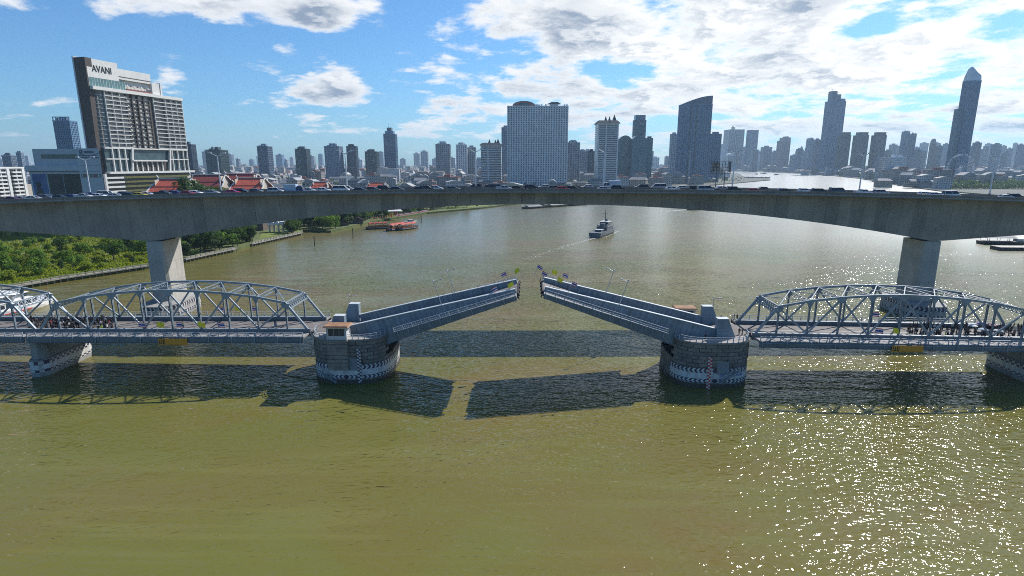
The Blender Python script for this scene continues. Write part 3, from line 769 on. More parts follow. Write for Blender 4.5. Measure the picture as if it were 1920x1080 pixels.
def flag(loc, up, kind, wind, label, ph=1.9, fw=1.7, fh=1.15, seed=0):
    r = random.Random(seed); o = empty('flag', loc)
    o.rotation_euler = Vector((0, 0, 1)).rotation_difference(Vector(up)).to_euler()
    MB().cyl((0, 0, 0), (0, 0, ph), .035, .03, 5).build('pole', metal_g, o)
    wd = Vector((math.cos(wind), math.sin(wind), 0)); sd = Vector((-wd.y, wd.x, 0)); n = 7; ph0 = r.uniform(0, 6)
    def strip(z0, z1, m_, nm):
        mb = MB(); vs = []
        for i in range(n+1):
            f = i/n; off = sd*(.17*f*math.sin(ph0 + f*6.5)); dz_ = -.28*f*f + .05*math.sin(ph0 + f*5)
            for zz_ in (z0, z1): vs.append(tuple(wd*(f*fw*.93) + off + Vector((0, 0, ph - fh + zz_*fh + dz_))))
        vb = [(x + sd.x*.012, y + sd.y*.012, z) for x, y, z in vs]; N = len(vs)
        fs = [(2*i, 2*i+2, 2*i+3, 2*i+1) for i in range(n)] + [(N+2*i, N+2*i+1, N+2*i+3, N+2*i+2) for i in range(n)]
        mb.add(vs + vb, fs); mb.build(nm, m_, o, True)
    if kind == 'thai':
        for z0, z1, m_, nm in ((0, 1/6, fl_red, 'red_stripe'), (1/6, 1/3, fl_white, 'white_stripe'), (1/3, 2/3, fl_blue, 'blue_stripe'), (2/3, 5/6, fl_white, 'white_stripe'), (5/6, 1, fl_red, 'red_stripe')):
            strip(z0, z1, m_, nm)
    else: strip(0, 1, fl_yel, 'cloth')
    tag(o, label, 'flag', 'flags flown along the lifting bridge')
upL, upR = leaf_dir(-1, (0, 0, 1)), leaf_dir(1, (0, 0, 1))
spec = [(-1, 33.0, SW-.2, 'thai', 'striped red white and blue flag on the far rail of the left leaf tip'), (-1, 36.5, SW-.2, 'y', 'yellow flag on the far rail of the left leaf tip'),
        (-1, 31.2, -TV+.8, 'thai', 'striped red white and blue flag over the road near the left leaf tip'), (-1, 35.2, -TV+.8, 'y', 'yellow flag over the road near the left leaf tip'),
        (1, 37.5, SW-.2, 'thai', 'striped flag on the far rail at the right leaf tip'), (1, 33.6, SW-.2, 'y', 'yellow flag on the far rail of the right leaf'),
        (1, 30.6, SW-.2, 'thai', 'dark striped flag farther down the far rail of the right leaf'),
        (1, 36.2, TV-1.0, 'thai', 'striped flag over the road at the right leaf tip'), (1, 32.2, TV-2.2, 'y', 'small yellow flag over the road of the right leaf'),
        (1, 28.6, TV-2.0, 'thai', 'pale striped flag over the road of the right leaf')]
for i, (sd, s_, y, k, lb) in enumerate(spec):
    flag(leaf_pt(sd, s_, y, .0), leaf_dir(sd, (0, 0, 1)), k, R(180 + 15*math.sin(i*2)) if sd < 0 else R(8*math.sin(i)), lb, ph=3.0 if abs(y) > 7 else 2.6, fw=1.5, fh=1.0, seed=i)
def span_pt(px, py, v, zoff):
    Y = B0.y + v - .03*((px-960)/F*135)
    return at(px, py, Y)
for i, (px, v, k, lb) in enumerate([(200, -TV-.6, 'thai', 'striped flag on the left truss, leftmost on the near chord'), (238, -TV-.6, 'y', 'yellow flag on the left truss, leftmost of its near yellow ones'),
        (279, -TV-.6, 'thai', 'striped flag on the near left truss above the orange board'), (323, -TV-.6, 'y', 'yellow flag on the near left truss right of the orange board'),
        (364, -TV-.6, 'thai', 'striped flag on the near left truss, rightmost of the near row'),
        (362, TV+3.7, 'thai', 'striped flag on the far rail behind the middle of the left truss'), (400, TV+3.7, 'y', 'yellow flag on the far rail behind the left truss'),
        (434, TV+3.7, 'thai', 'striped flag on the far rail behind the right part of the left truss'),
        (1674, -TV-.6, 'thai', 'striped flag on the near chord of the right truss'), (1708, -TV-.6, 'y', 'yellow flag on the near chord of the right truss'),
        (1660, TV+3.7, 'thai', 'striped flag on the far rail behind the right truss')]):
    X = (px-960)/F*(130 + v*.98)
    u = X - B0.x; z = DZ + .55 - GRADE*(abs(u)-UE)
    flag(bp(u, v, z + .3), (0, 0, 1), k, R(10*math.sin(i*3)), lb, ph=2.4, fw=1.8, fh=1.2, seed=40+i)
# orange clearance boards
board_m = mat('orange_board', (.62, .27, .015), .6, 0, .08, 1)
for px, lb in ((306, 'orange clearance board hung from the left truss walkway'), (1699, 'orange clearance board hung from the right truss walkway')):
    u = (px-960)/F*127.5 - B0.x; z = DZ + .55 - GRADE*(abs(u)-UE)
    o = empty('clearance_board', bp(u, -SW-.45, z-1.75), (0, 0, -BA)); tag(o, lb, 'sign', 'orange boards under the truss spans')
    MB().box(-3.4, 3.4, -.06, .06, 0, 1.5).build('panel', board_m, o)
    m = MB(); m.box(-3.2, -3.05, -.085, -.065, .2, 1.3); m.box(-2.9, -2.5, -.085, -.065, .25, .5); m.box(-2.8, -2.6, -.085, -.065, .5, 1.2); m.box(-2.3, -2.1, -.085, -.065, .2, 1.3); m.box(-1.95, -1.85, -.085, -.065, .1, 1.4)
    m.build('symbol', black_m, o)
    m = MB()
    for x in (-1.2, -.8, -.3, .4, 1.0, 1.6, 2.3): m.box(x, x+.25, -.085, -.065, .12, .22)
    m.build('fine_print', mat('board_brown', (.35, .12, .01), .7), o)
    for x in (-3.0, 0, 3.0): MB().box(x-.05, x+.05, .065, .15, .2, 2.0).build('hanger', steel_d, o)

# ------------------------------------------------------------------ the high concrete bridge
RY = 189.2; RH = 11.7          # centre line and half width
def rtop(x): return 41.5 - 0.00012*(x-8)**2        # road level
PX = (-116.5, 137.0); MIDX = 10.25; HALF = 126.75
def soff(x):
    if PX[0] <= x <= PX[1]: return 37.2 - 12.1*abs((x-MIDX)/HALF)**1.95
    d = PX[0]-x if x < PX[0] else x-PX[1]
    return 25.1 + .078*d - .00012*d*d
rb = empty('concrete_bridge', (0, RY, 0))
tag(rb, 'high concrete box girder road bridge crossing behind the lifting bridge', 'bridge')
segm = [mat('segment_concrete_a', (0.29, 0.265, 0.225), .85, 0, .14, .15, .02, 2, streak=.16), mat('segment_concrete_b', (0.25, 0.23, 0.20), .85, 0, .14, .15, .02, 2, streak=.22),
        mat('segment_concrete_c', (0.32, 0.29, 0.245), .85, 0, .14, .15, .02, 2, streak=.16)]
SEG = 4.05; x = PX[0] - SEG*22.5; i = 0
while x < PX[1] + SEG*16:
    a, c = x+.03, x+SEG-.03
    m = MB()
    def ring(xx):
        zt, zs = rtop(xx)-.62, soff(xx); dpt = zt - zs; wb = 6.9 - .10*dpt
        return [(xx, -6.9, zt), (xx, -wb, zs), (xx, wb, zs), (xx, 6.9, zt)]
    m.frustum(ring(a), ring(c)); m.build('girder_segment', segm[rnd.choice((0, 0, 1, 2))], rb)
    x += SEG; i += 1
X0, X1 = PX[0] - SEG*22.5, PX[1] + SEG*16
m = MB(); mi = MB()
n = 90
xs = [X0 + (X1-X0)*k/n for k in range(n+1)]
def strip(prof, nm, mt, cap=True):
    "profile (y, dz from road level) swept along the bridge"
    mb = MB(); vs = []; P_ = len(prof)
    for xx in xs: vs += [(xx, y, rtop(xx)+dz_) for y, dz_ in prof]
    fs = [(k*P_+j, k*P_+(j+1) % P_, (k+1)*P_+(j+1) % P_, (k+1)*P_+j) for k in range(n) for j in range(P_)]
    fs += [tuple(range(P_))[::-1], tuple(range(n*P_, (n+1)*P_))]
    mb.add(vs, fs); bm = mb.build(nm, mt, rb)
    return bm
core_prof = [(-6.7, -.66), (6.7, -.66), (5.0, -2.2), (-5.0, -2.2)]
strip(core_prof, 'girder_core', mortar)
strip([(-RH, -.36), (-6.95, -.66), (6.95, -.66), (RH, -.36), (RH, -.1), (-RH, -.1)], 'deck_slab', conc)
strip([(-RH+.5, -.098), (RH-.5, -.098), (RH-.5, 0), (-RH+.5, 0)], 'road_surface', asphalt)
par = mat('parapet_concrete', (.19, .175, .15), .85, 0, .15, .2, .02, 2, streak=.4)
for sg in (-1, 1):
    pr = [(sg*RH, -.62), (sg*(RH-.05), .72), (sg*(RH-.3), .72), (sg*(RH-.48), .003), (sg*(RH-.48), -.095), (sg*(RH-.1), -.37)]
    strip(pr if sg > 0 else pr[::-1], 'parapet', par)
strip([(-.3, .003), (.3, .003), (.1, .85), (-.1, .85)], 'median_barrier', par)
for y in (-8.1, -5.2, 5.2, 8.1):
    mb = MB(); k = X0
    while k < X1-3:
        mb.add([(k, y-.07, rtop(k)+.006), (k+3, y-.07, rtop(k+3)+.006), (k+3, y+.07, rtop(k+3)+.006), (k, y+.07, rtop(k)+.006)], [(0, 1, 2, 3)]); k += 9
    tag(mb.build('lane_line', white_p, rb), kind='stuff')
for px_, nm in zip(PX, ('left', 'right')):
    p = empty('bridge_pier', (px_, RY, 0))
    zs = soff(px_)
    def ring2(hx, hy, ch, z): return [(-hx+ch, -hy, z), (hx-ch, -hy, z), (hx, -hy+ch*1.6, z), (hx, hy-ch*1.6, z), (hx-ch, hy, z), (-hx+ch, hy, z), (-hx, hy-ch*1.6, z), (-hx, -hy+ch*1.6, z)]
    m = MB(); m.frustum(ring2(3.4, 5.6, .9, 5.2), ring2(2.75, 5.4, .25, zs-.02)); m.build('shaft', conc_l, p)
    for z in (11.5, 18): 
        f = (z-5.2)/(zs-5.2); hx = 3.4 + (2.75-3.4)*f
        m = MB(); m.frustum(ring2(hx+.012, 5.6-.2*f+.012, .9-.65*f, z), ring2(hx+.012, 5.6-.2*f+.012, .9-.65*f, z+.06)); m.build('pour_joint', conc, p)
    m = MB(); m.frustum(ring2(6.2, 11.6, 3.0, -4), ring2(6.2, 11.6, 3.0, 4.6)); m.build('footing', conc, p)
    m = MB(); m.frustum(ring2(6.2, 11.6, 3.0, 4.6), ring2(3.9, 6.4, 1.2, 5.19)); m.build('footing_cap', conc, p)
    for z0, z1, nm2 in ((3.0, 4.3, 'upper_chevron_band'), (.8, 1.7, 'lower_chevron_band')):
        r0, r1 = ring2(6.23, 11.63, 3.0, z0), ring2(6.23, 11.63, 3.0, z1)
        m = MB(); m.add(r0 + r1, [(j, (j+1) % 8, 8+(j+1) % 8, 8+j) for j in range(8)]); o = m.build(nm2, navy_p, p)
        rr = ring2(6.26, 11.66, 3.0, 0); mm_ = MB(); mid = (z0+z1)/2
        for j in range(8):
            a, c = Vector(rr[j]), Vector(rr[(j+1) % 8]); Ls = (c-a).length; k = max(1, int(Ls/1.25)); d = (c-a)/Ls
            for q in range(k):
                t = Ls*(q+.1)/k; sg = 1
                for (za, zb, t0, t1) in ((z0, mid, t, t+.45), (mid, z1, t+.45, t)):
                    v = [a + d*t0, a + d*(t0+.5), a + d*(t1+.5), a + d*t1]
                    mm_.add([(v[0].x, v[0].y, za), (v[1].x, v[1].y, za), (v[2].x, v[2].y, zb), (v[3].x, v[3].y, zb)], [(0, 1, 2, 3)])
        tag(mm_.build('chevron_print', white_p, o), kind='stuff')
    r0, r1 = ring2(6.23, 11.63, 3.0, 1.72), ring2(6.23, 11.63, 3.0, 2.98)
    m = MB(); m.add(r0 + r1, [(j, (j+1) % 8, 8+(j+1) % 8, 8+j) for j in range(8)]); m.build('white_band', mat('grimy_white', (.36, .35, .34), .7, 0, .2, .5, streak=.4), p)
    tag(p, 'tall concrete pier with chevron footing behind the %s truss' % nm, 'bridge pier', 'piers of the high concrete bridge')

# twin-arm lamps along the high bridge
def make_ylamp():
    l = empty('street_lamp')
    lm_ = mat('lamp_pale', (.62, .64, .66), .4, 0, .05, 1)
    MB().cyl((0, 0, 0), (0, 0, 11.2), .22, .15, 8).build('pole', lm_, l)
    for sg in (-1, 1):
        a = MB().cyl((0, 0, 11.0), (sg*1.9, 0, 12.0), .13, .1, 6).build('arm', lm_, l)
        MB().box(min(sg*1.7, sg*2.7), max(sg*1.7, sg*2.7), -.25, .25, 11.96, 12.26).build('lamp_head', lm_, a)
    MB().box(-.3, .3, -.3, .3, 0, .5).build('base', conc, l)
    return l
yl = make_ylamp(); first = True
YL = [(148, 'in front of the blue grey mall'), (400, 'in front of the red temple roofs'), (643, 'left of the slim stepped tower'), (890, 'left of the pointed roof condominium'),
      (1135, 'before the white spired tower'), (1383, 'right of the scaffold sign gantry'), (1628, 'above the bend of the river'), (1880, 'beside the right edge of the photo')]
for px, lb in YL:
    o = yl if first else copy_tree(yl); first = False
    X = (px-960)/F*182; o.location = (X, RY, rtop(X)+.86); o.rotation_euler = (0, 0, R(12))
    tag(o, 'twin armed street lamp on the concrete bridge ' + lb, 'street lamp', 'twin armed lamps along the concrete bridge')
# slim camera pole on the parapet, scaffold gantry
o = empty('camera_pole', ((1288-960)/F*176, RY-RH+.2, rtop(52)+1.05)); tag(o, 'slim pole with small head on the near parapet, left of the gantry', 'pole')
MB().cyl((0, 0, 0), (0, 0, 11), .12, .08, 6).build('pole', metal_g, o); MB().box(-.4, .4, -.25, .25, 11, 11.35).build('head', metal_g, o); MB().box(-.5, .5, -.3, .3, 0, .8).build('base', conc_l, o)
g = empty('sign_gantry', (0, 0, 0)); tag(g, 'dark steel scaffold sign gantry seen from behind beyond the concrete bridge', 'sign')
GY = RY + RH - .8; ga, gb = at(1331, 345, GY), at(1368, 345, GY); g.location = (ga.x, GY, rtop(ga.x)); gw = gb.x - ga.x; gz = at(1350, 302, GY).z - rtop(ga.x); gz1 = at(1350, 325, GY).z - rtop(ga.x)
gm = mat('dark_scaffold', (.13, .14, .15), .7, 0, .2, 1)
for x in (gw*.3, gw*.72): MB().box(x-.12, x+.12, -.12, .12, 0, gz1).build('leg', gm, g)
m = MB()
for k in range(5): m.box(0, gw, -.08, .08, gz1 + (gz-gz1)*k/4-.07, gz1 + (gz-gz1)*k/4+.07)
for k in range(8): m.box(gw*k/7-.06, gw*k/7+.06, -.06, .06, gz1, gz)
for k in range(3): m.beam((gw*k/3, 0, gz1), (gw*(k+1)/3, 0, gz), .06, .06)
m.build('lattice', gm, g)
MB().box(.3, gw*.45, .09, .14, gz1+.6, gz-.4).build('sheet', mat('faded_sheet', (.30, .28, .22), .8, 0, .3, .4), g)
MB().box(gw*.9, gw*1.0, -.2, .2, gz1+.5, gz-.2).build('hoist_box', gm, g)

# ------------------------------------------------------------------ traffic
paint = {k: mat('car_paint_'+k, c, .25, 0, .04, 1) for k, c in dict(white=(.72, .73, .75), silver=(.42, .44, .47), black=(.015, .016, .02), grey=(.12, .125, .13), red=(.45, .02, .025), blue=(.04, .07, .22), maroon=(.16, .015, .03), yellow=(.65, .50, .03), pink=(.6, .05, .16)).items()}
tyre_m, rim_m = mat('tyre', (.015, .015, .015), .9), mat('rim', (.4, .4, .42), .3, .8)
head_m, tail_m = mat('headlight', (.75, .76, .78), .15), mat('taillight', (.4, .02, .02), .3)
def wheel_mesh(r):
    m = MB(); m.cyl((0, -.11, 0), (0, .11, 0), r, n=14); m.cur = 1; m.cyl((0, -.125, 0), (0, .125, 0), r*.6, n=10); return m.mesh('wheel', [tyre_m, rim_m])
CT = {}
def loft(m, sections):
    "sections along x: (x, [(y,z)...]) same count, closed rings"
    k = len(sections[0][1]); vs = []
    for x, ring_ in sections: vs += [(x, y, z) for y, z in ring_]
    fs = [(i*k+j, (i+1)*k+j, (i+1)*k+(j+1) % k, i*k+(j+1) % k) for i in range(len(sections)-1) for j in range(k)]
    fs += [tuple(range(k)), tuple(range((len(sections)-1)*k, len(sections)*k))[::-1]]
    m.add(vs, fs)
def car_type(kind):
    if kind == 'sedan': L, W, hood, roof, c = 4.5, 1.72, .88, 1.44, [(-2.0, -1.35), (.35, 1.2)]
    elif kind == 'suv': L, W, hood, roof, c = 4.7, 1.82, 1.05, 1.76, [(-2.3, -2.0), (.55, 1.25)]
    elif kind == 'van': L, W, hood, roof, c = 5.0, 1.85, 1.1, 2.05, [(-2.45, -2.3), (1.15, 2.0)]
    elif kind == 'pickup': L, W, hood, roof, c = 5.2, 1.8, 1.08, 1.74, [(-.75, -.55), (.7, 1.35)]
    elif kind == 'truck': L, W, hood, roof, c = 6.0, 2.0, 1.1, 2.2, [(.9, 1.0), (2.4, 2.9)]
    h = L/2
    def ring(w, z0, z1, tw=.94): 
        return [(-w*.93, z0), (w*.93, z0), (w, z0+.2), (w, (z0+z1)/2), (w*tw, z1), (-w*tw, z1), (-w, (z0+z1)/2), (-w, z0+.2)]
    w = W/2; bed = kind == 'pickup'
    b_ = MB()
    secs = [(-h, ring(w*.86, .42, hood-.12)), (-h+.12, ring(w*.95, .3, hood+(.02 if not bed else 0))), (-h+.9, ring(w, .26, hood+.04)), (0, ring(w, .26, hood+.04)), (h-1.0, ring(w, .26, hood)), (h-.25, ring(w*.94, .28, hood-.13)), (h, ring(w*.8, .4, hood-.28))]
    loft(b_, secs)
    (r0, r1), (f1, f0) = c
    tw = w*.78
    def lid(z, s): return [(r1, -tw*s, z), (f1, -tw*s, z), (f1, tw*s, z), (r1, tw*s, z)]
    base = [(r0, -w*.96, hood+.02), (f0, -w*.96, hood+.02), (f0, w*.96, hood+.02), (r0, w*.96, hood+.02)]
    gl = MB().frustum(base, lid(roof-.06, 1.0)).mesh('window', glass_d)
    top = MB(); top.frustum(lid(roof-.058, 1.03), [(x*.99, y*.9, z+.06) for x, y, z in lid(roof-.058, 1.0)])
    # pillars
    for (ya, yb) in ((-1, -1), (1, 1)):
        for (xa, xb) in ((r0, r1), (f0, f1), ((r0+f0)/2, (r1+f1)/2)):
            top.beam((xa, ya*w*.965, hood+.02), (xb, ya*tw*1.01, roof-.05), .09, .07)
    if bed:
        b_.box(-h+.1, r0-.05, -w, -w+.09, hood, hood+.22); b_.box(-h+.1, r0-.05, w-.09, w, hood, hood+.22); b_.box(-h+.05, -h+.14, -w+.09, w-.09, hood, hood+.22)
    cargo = None
    if kind == 'truck': cargo = MB().box(-h, .75, -w-.1, w+.1, .75, 2.75)
    wr = .33 if kind in ('sedan',) else .38
    CT[kind] = dict(body=b_, top=top, glass=gl, wheel=wheel_mesh(wr), wr=wr, h=h, w=w, hood=hood, cargo=cargo, M={})
for k in ('sedan', 'suv', 'van', 'pickup', 'truck'): car_type(k)
hl_mesh = MB().box(-.08, .04, -.2, .2, -.09, .09).mesh('headlight', head_m); tl_mesh = MB().box(-.04, .05, -.16, .16, -.12, .12).mesh('taillight', tail_m)
KN = dict(sedan='sedan', suv='sport utility car', van='passenger van', pickup='pickup truck', truck='small box truck')
def car(kind, col, loc, rz, label):
    T = CT[kind]; o = empty('box_truck' if kind == 'truck' else {'van': 'van', 'pickup': 'pickup_truck'}.get(kind, 'car'), loc, (0, 0, rz))
    if col not in T['M']: T['M'][col] = (T['body'].mesh('body', paint[col]), T['top'].mesh('roof', paint[col]))
    a, c = T['M'][col]
    link('body', a, o); link('roof', c, o); link('window', T['glass'], o)
    if T['cargo']:
        T.setdefault('cm', T['cargo'].mesh('cargo_box', mat('cargo_box', (.42, .50, .62), .6))); link('cargo_box', T['cm'], o)
    for x in (-T['h']*.6, T['h']*.62):
        for y in (-T['w']+.1, T['w']-.1): link('wheel', T['wheel'], o, (x, y, T['wr']))
    for y in (-T['w']*.62, T['w']*.62):
        link('headlight', hl_mesh, o, (T['h']-.1, y, T['hood']-.28)); link('taillight', tl_mesh, o, (-T['h']+.02, y, T['hood']-.18))
    tag(o, label, 'truck' if kind == 'truck' else {'van': 'van', 'pickup': 'pickup'}.get(kind, 'car'), 'traffic on the concrete bridge')
lanes = {-9.6: 1, -6.6: 1, -2.9: 1, 2.9: -1, 6.6: -1, 9.6: -1}
# (photo x, lane, kind, colour)
CARS = [(22, -9.6, 'sedan', 'maroon'), (38, -6.6, 'sedan', 'silver'), (62, -9.6, 'sedan', 'white'), (84, -6.6, 'suv', 'grey'), (92, -2.9, 'sedan', 'blue'), (112, -9.6, 'sedan', 'black'), (135, -6.6, 'sedan', 'blue'), (155, -9.6, 'pickup', 'silver'),
        (170, -2.9, 'suv', 'blue'), (184, -6.6, 'sedan', 'white'), (197, -6.6+3.7, 'van', 'white'), (216, -9.6, 'sedan', 'white'), (236, -6.6, 'suv', 'grey'), (243, -9.6, 'sedan', 'black'), (262, -9.6, 'sedan', 'yellow'), (275, -6.6, 'sedan', 'white'), (305, -6.6, 'pickup', 'black'), (330, -2.9, 'sedan', 'blue'),
        (352, -9.6, 'sedan', 'red'), (366, -6.6, 'sedan', 'white'), (398, -6.6, 'sedan', 'silver'), (437, -9.6, 'sedan', 'pink'), (452, -6.6, 'suv', 'black'), (480, -2.9, 'sedan', 'grey'),
        (517, -6.6, 'suv', 'silver'), (533, -2.9, 'sedan', 'white'), (553, -9.6, 'truck', 'blue'), (580, -6.6, 'sedan', 'white'), (607, -6.6, 'sedan', 'white'), (640, -6.6, 'van', 'white'), (652, -2.9, 'suv', 'silver'), (676, -9.6, 'sedan', 'black'), (700, -6.6, 'sedan', 'grey'), (722, -2.9, 'suv', 'black'), (745, -6.6, 'sedan', 'black'),
        (789, -9.6, 'sedan', 'black'), (800, -6.6, 'suv', 'black'), (818, -2.9, 'sedan', 'white'), (850, -6.6, 'sedan', 'grey'), (890, 2.9, 'suv', 'black'), (915, 2.9, 'sedan', 'black'), (930, -6.6, 'van', 'grey'), (945, -9.6, 'pickup', 'silver'), (970, -6.6, 'sedan', 'black'), (997, -2.9, 'suv', 'black'), (1020, 2.9, 'sedan', 'white'), (1040, -2.9, 'sedan', 'grey'),
        (1055, -9.6, 'sedan', 'red'), (1072, -6.6, 'sedan', 'black'), (1100, 2.9, 'sedan', 'white'), (1133, -9.6, 'sedan', 'silver'), (1146, 6.6, 'truck', 'white'), (1158, -6.6, 'suv', 'black'), (1202, 2.9, 'suv', 'black'), (1234, 2.9, 'van', 'silver'), (1260, -2.9, 'sedan', 'white'), (1275, 2.9, 'sedan', 'white'), (1302, -2.9, 'suv', 'black'), (1322, -9.6, 'van', 'silver'),
        (1350, 2.9, 'sedan', 'white'), (1376, -6.6, 'suv', 'black'), (1413, -9.6, 'sedan', 'red'), (1428, 2.9, 'sedan', 'black'), (1470, -6.6, 'sedan', 'black'), (1508, -2.9, 'sedan', 'white'), (1536, -9.6, 'suv', 'black'), (1537, -2.9, 'sedan', 'silver'), (1570, -6.6, 'van', 'grey'), (1618, -9.6, 'pickup', 'white'), (1652, -6.6, 'suv', 'silver'), (1735, -6.6, 'sedan', 'white'),
        (1752, -9.6, 'sedan', 'white'), (1784, -9.6, 'van', 'white'), (1888, -9.6, 'sedan', 'white'), (1905, -2.9, 'suv', 'black')]
seen = {}
for px, y, kind, col in CARS:
    X = (px-960)/F*((RY+y)*.977 + 1.9); d = lanes.get(y, 1)
    ln = {-9.6: 'the near lane', -6.6: 'the second lane', -2.9: 'the third lane'}.get(y, 'a far lane')
    k = (kind, col, ln); seen[k] = seen.get(k, 0) + 1
    tot = sum(1 for q in CARS if (q[2], q[3], {-9.6: 'the near lane', -6.6: 'the second lane', -2.9: 'the third lane'}.get(q[1], 'a far lane')) == k)
    lb = '%s %s in %s of the concrete bridge' % (col, KN[kind], ln)
    if tot > 1: lb = '%s %s in %s of the concrete bridge, %s from left' % (col, KN[kind], ln, ORD[seen[k]-1])
    car(kind, col, (X, RY+y, rtop(X)+.002), 0 if d > 0 else math.pi, lb)

# ------------------------------------------------------------------ people
def person_mesh(name, top, bottom, skin, hair, pose=0):
    m = MB()
    def tube(pts, n=7):
        rings = []
        for i, (p, rx, ry) in enumerate(pts):
            rings.append([(p[0] + rx*math.cos(2*math.pi*k/n), p[1] + ry*math.sin(2*math.pi*k/n), p[2]) for k in range(n)])
        vs = [v for r_ in rings for v in r_]
        fs = [(i*n+j, i*n+(j+1) % n, (i+1)*n+(j+1) % n, (i+1)*n+j) for i in range(len(rings)-1) for j in range(n)] + [tuple(range(n))[::-1], tuple(range((len(rings)-1)*n, len(rings)*n))]
        m.add(vs, fs)
    st = .1*pose
    m.cur = 1
    for sg in (-1, 1):
        tube([((sg*st*1.0 + .06, sg*.1, 0), .12, .05), ((sg*st, sg*.1, .07), .06, .05), ((sg*st*.6, sg*.1, .42), .062, .06), ((0, sg*.1, .82), .085, .085), ((0, sg*.06, .95), .1, .1)])
    m.cur = 0
    tube([((0, 0, .86), .12, .17), ((0, 0, 1.0), .11, .155), ((0, 0, 1.2), .12, .17), ((0, 0, 1.36), .11, .2), ((0, 0, 1.44), .07, .12), ((0, 0, 1.48), .05, .055)])
    for sg in (-1, 1):
        if pose == 2 and sg > 0: tube([((.0, sg*.2, 1.38), .06, .06), ((.12, sg*.27, 1.28), .05, .05), ((.28, sg*.2, 1.46), .04, .04)])
        else: tube([((0, sg*.2, 1.38), .06, .06), ((-.03, sg*.26, 1.12), .048, .048), ((.06, sg*.24, .9), .038, .038)][::-1])
    m.cur = 2
    tube([((0, 0, 1.46), .05, .05), ((.01, 0, 1.53), .06, .06), ((.02, 0, 1.6), .085, .072), ((.01, 0, 1.68), .085, .07), ((0, 0, 1.71), .06, .05)])
    for sg in (-1, 1): m.box(.02, .1, sg*.25-.03, sg*.25+.03, .8, .9)
    m.box(.09, .125, -.015, .015, 1.57, 1.62)
    m.cur = 3
    tube([((-.02, 0, 1.56), .085, .08), ((-.015, 0, 1.64), .098, .084), ((-.005, 0, 1.71), .09, .076), ((0, 0, 1.745), .045, .04)])
    return m.mesh(name, [top, bottom, skin, hair])
cl = {k: mat('cloth_'+k, c, .85, 0, .1, 3) for k, c in dict(black=(.012, .012, .015), dark=(.03, .03, .04), white=(.6, .6, .6), navy=(.02, .025, .07), grey=(.2, .2, .2), hiviz=(.55, .65, .03), red=(.4, .03, .03), tan=(.35, .28, .2)).items()}
skin_m, hair_m = mat('skin', (.35, .20, .13), .6, 0, .08, 3), mat('hair_black', (.012, .01, .01), .6)
PM = [('black', 'black', 0), ('black', 'dark', 1), ('black', 'black', 2), ('dark', 'navy', 1), ('white', 'dark', 0), ('black', 'tan', 1), ('grey', 'black', 2), ('red', 'dark', 0), ('navy', 'black', 0)]
PMESH = [person_mesh('person', cl[a], cl[c], skin_m, hair_m, ps) for a, c, ps in PM]
PW_ = ['black clothes', 'black clothes', 'black clothes', 'dark clothes', 'a white top', 'a black top and tan trousers', 'a grey top', 'a red top', 'navy clothes']
cr = random.Random(11)
def crowd(px0, px1, n, word, grp):
    k = 0; taken = []
    tries = 0
    while k < n and tries < 20000:
        tries += 1
        px = px0 + (px1-px0)*cr.random()**(.8 if px0 < 500 else 1.2) if px0 < 500 else px0 + (px1-px0)*(1-cr.random()**1.3)
        if px0 < 500: px = px0 + (px1-px0)*(cr.random()**1.35)
        v = cr.uniform(-4.6, 4.6); X = (px-960)/F*(131 + v); u = X - B0.x
        if any((u-a)**2 + (v-c)**2 < .36 for a, c in taken): continue
        taken.append((u, v)); z = DZ + .55 - GRADE*(abs(u)-UE) - .015
        i = cr.choices(range(9), [6, 5, 4, 4, 3, 1.5, 1.5, .7, 1])[0]
        o = link('person', PMESH[i], None, bp(u, v, z), cr.uniform(0, 6.28)); s_ = cr.uniform(.92, 1.06); o.scale = (s_, s_, s_)
        tag(o, 'person in %s in the dense crowd under the %s truss' % (PW_[i], word), 'person', grp + ' in ' + PW_[i]); k += 1
crowd(-25, 158, 150, 'left', 'crowd under the left truss')
crowd(1728, 1945, 135, 'right', 'crowd under the right truss')
hiv = person_mesh('person', cl['hiviz'], cl['dark'], skin_m, hair_m, 1)
for px, v, mesh_, lb in [(128, -4.7, hiv, 'person in a yellow vest at the front edge of the left crowd'), (297, -2.0, hiv, 'person in a yellow vest alone on the road of the left truss'), (1803, -4.2, hiv, 'person in a yellow vest standing in front of the right crowd'),
                         (1366, 7.6, PMESH[0], 'person in black on the far walkway beside the end post'), (1391, 8.2, PMESH[1], 'left one of the two people in black together on the far walkway'), (1397, 8.0, PMESH[2], 'right one of the two people in black together on the far walkway'),
                         (1429, -7.2, PMESH[3], 'person in dark clothes on the near walkway, right of the stone pier'), (1407, -4.0, PMESH[0], 'person in black at the foot of the right truss end post, left of two'), (1413, -4.4, PMESH[1], 'person in black at the foot of the right truss end post, right of two'),
                         (1344, -8.6, PMESH[0], 'person in black at the railing of the right stone pier'), (226, 3.2, PMESH[1], 'person in black crouched by the far chord of the left truss')]:
    X = (px-960)/F*(131 + v); u = X - B0.x; z = DZ + .55 - GRADE*max(0, abs(u)-UE)
    if abs(u) < UE: z = DZ + .5
    elif abs(v) < 5: z -= .015
    else: z += .022
    o = link('person', mesh_, None, bp(u, v, z), px*.7); tag(o, lb, 'person')
um = MB()
um.lathe([(1.0, 0), (.95, .04), (.7, .2), (.35, .32), (.02, .36)], 10)
UMB = {k: um.mesh('canopy', mat('umbrella_'+k, c, .7, 0, .1, 2)) for k, c in dict(white=(.6, .6, .58), pink=(.5, .2, .2), purple=(.2, .12, .35), blue=(.35, .45, .55)).items()}
um_p = MB().cyl((0, 0, -.75), (0, 0, .35), .015, n=5).mesh('shaft', metal_g)
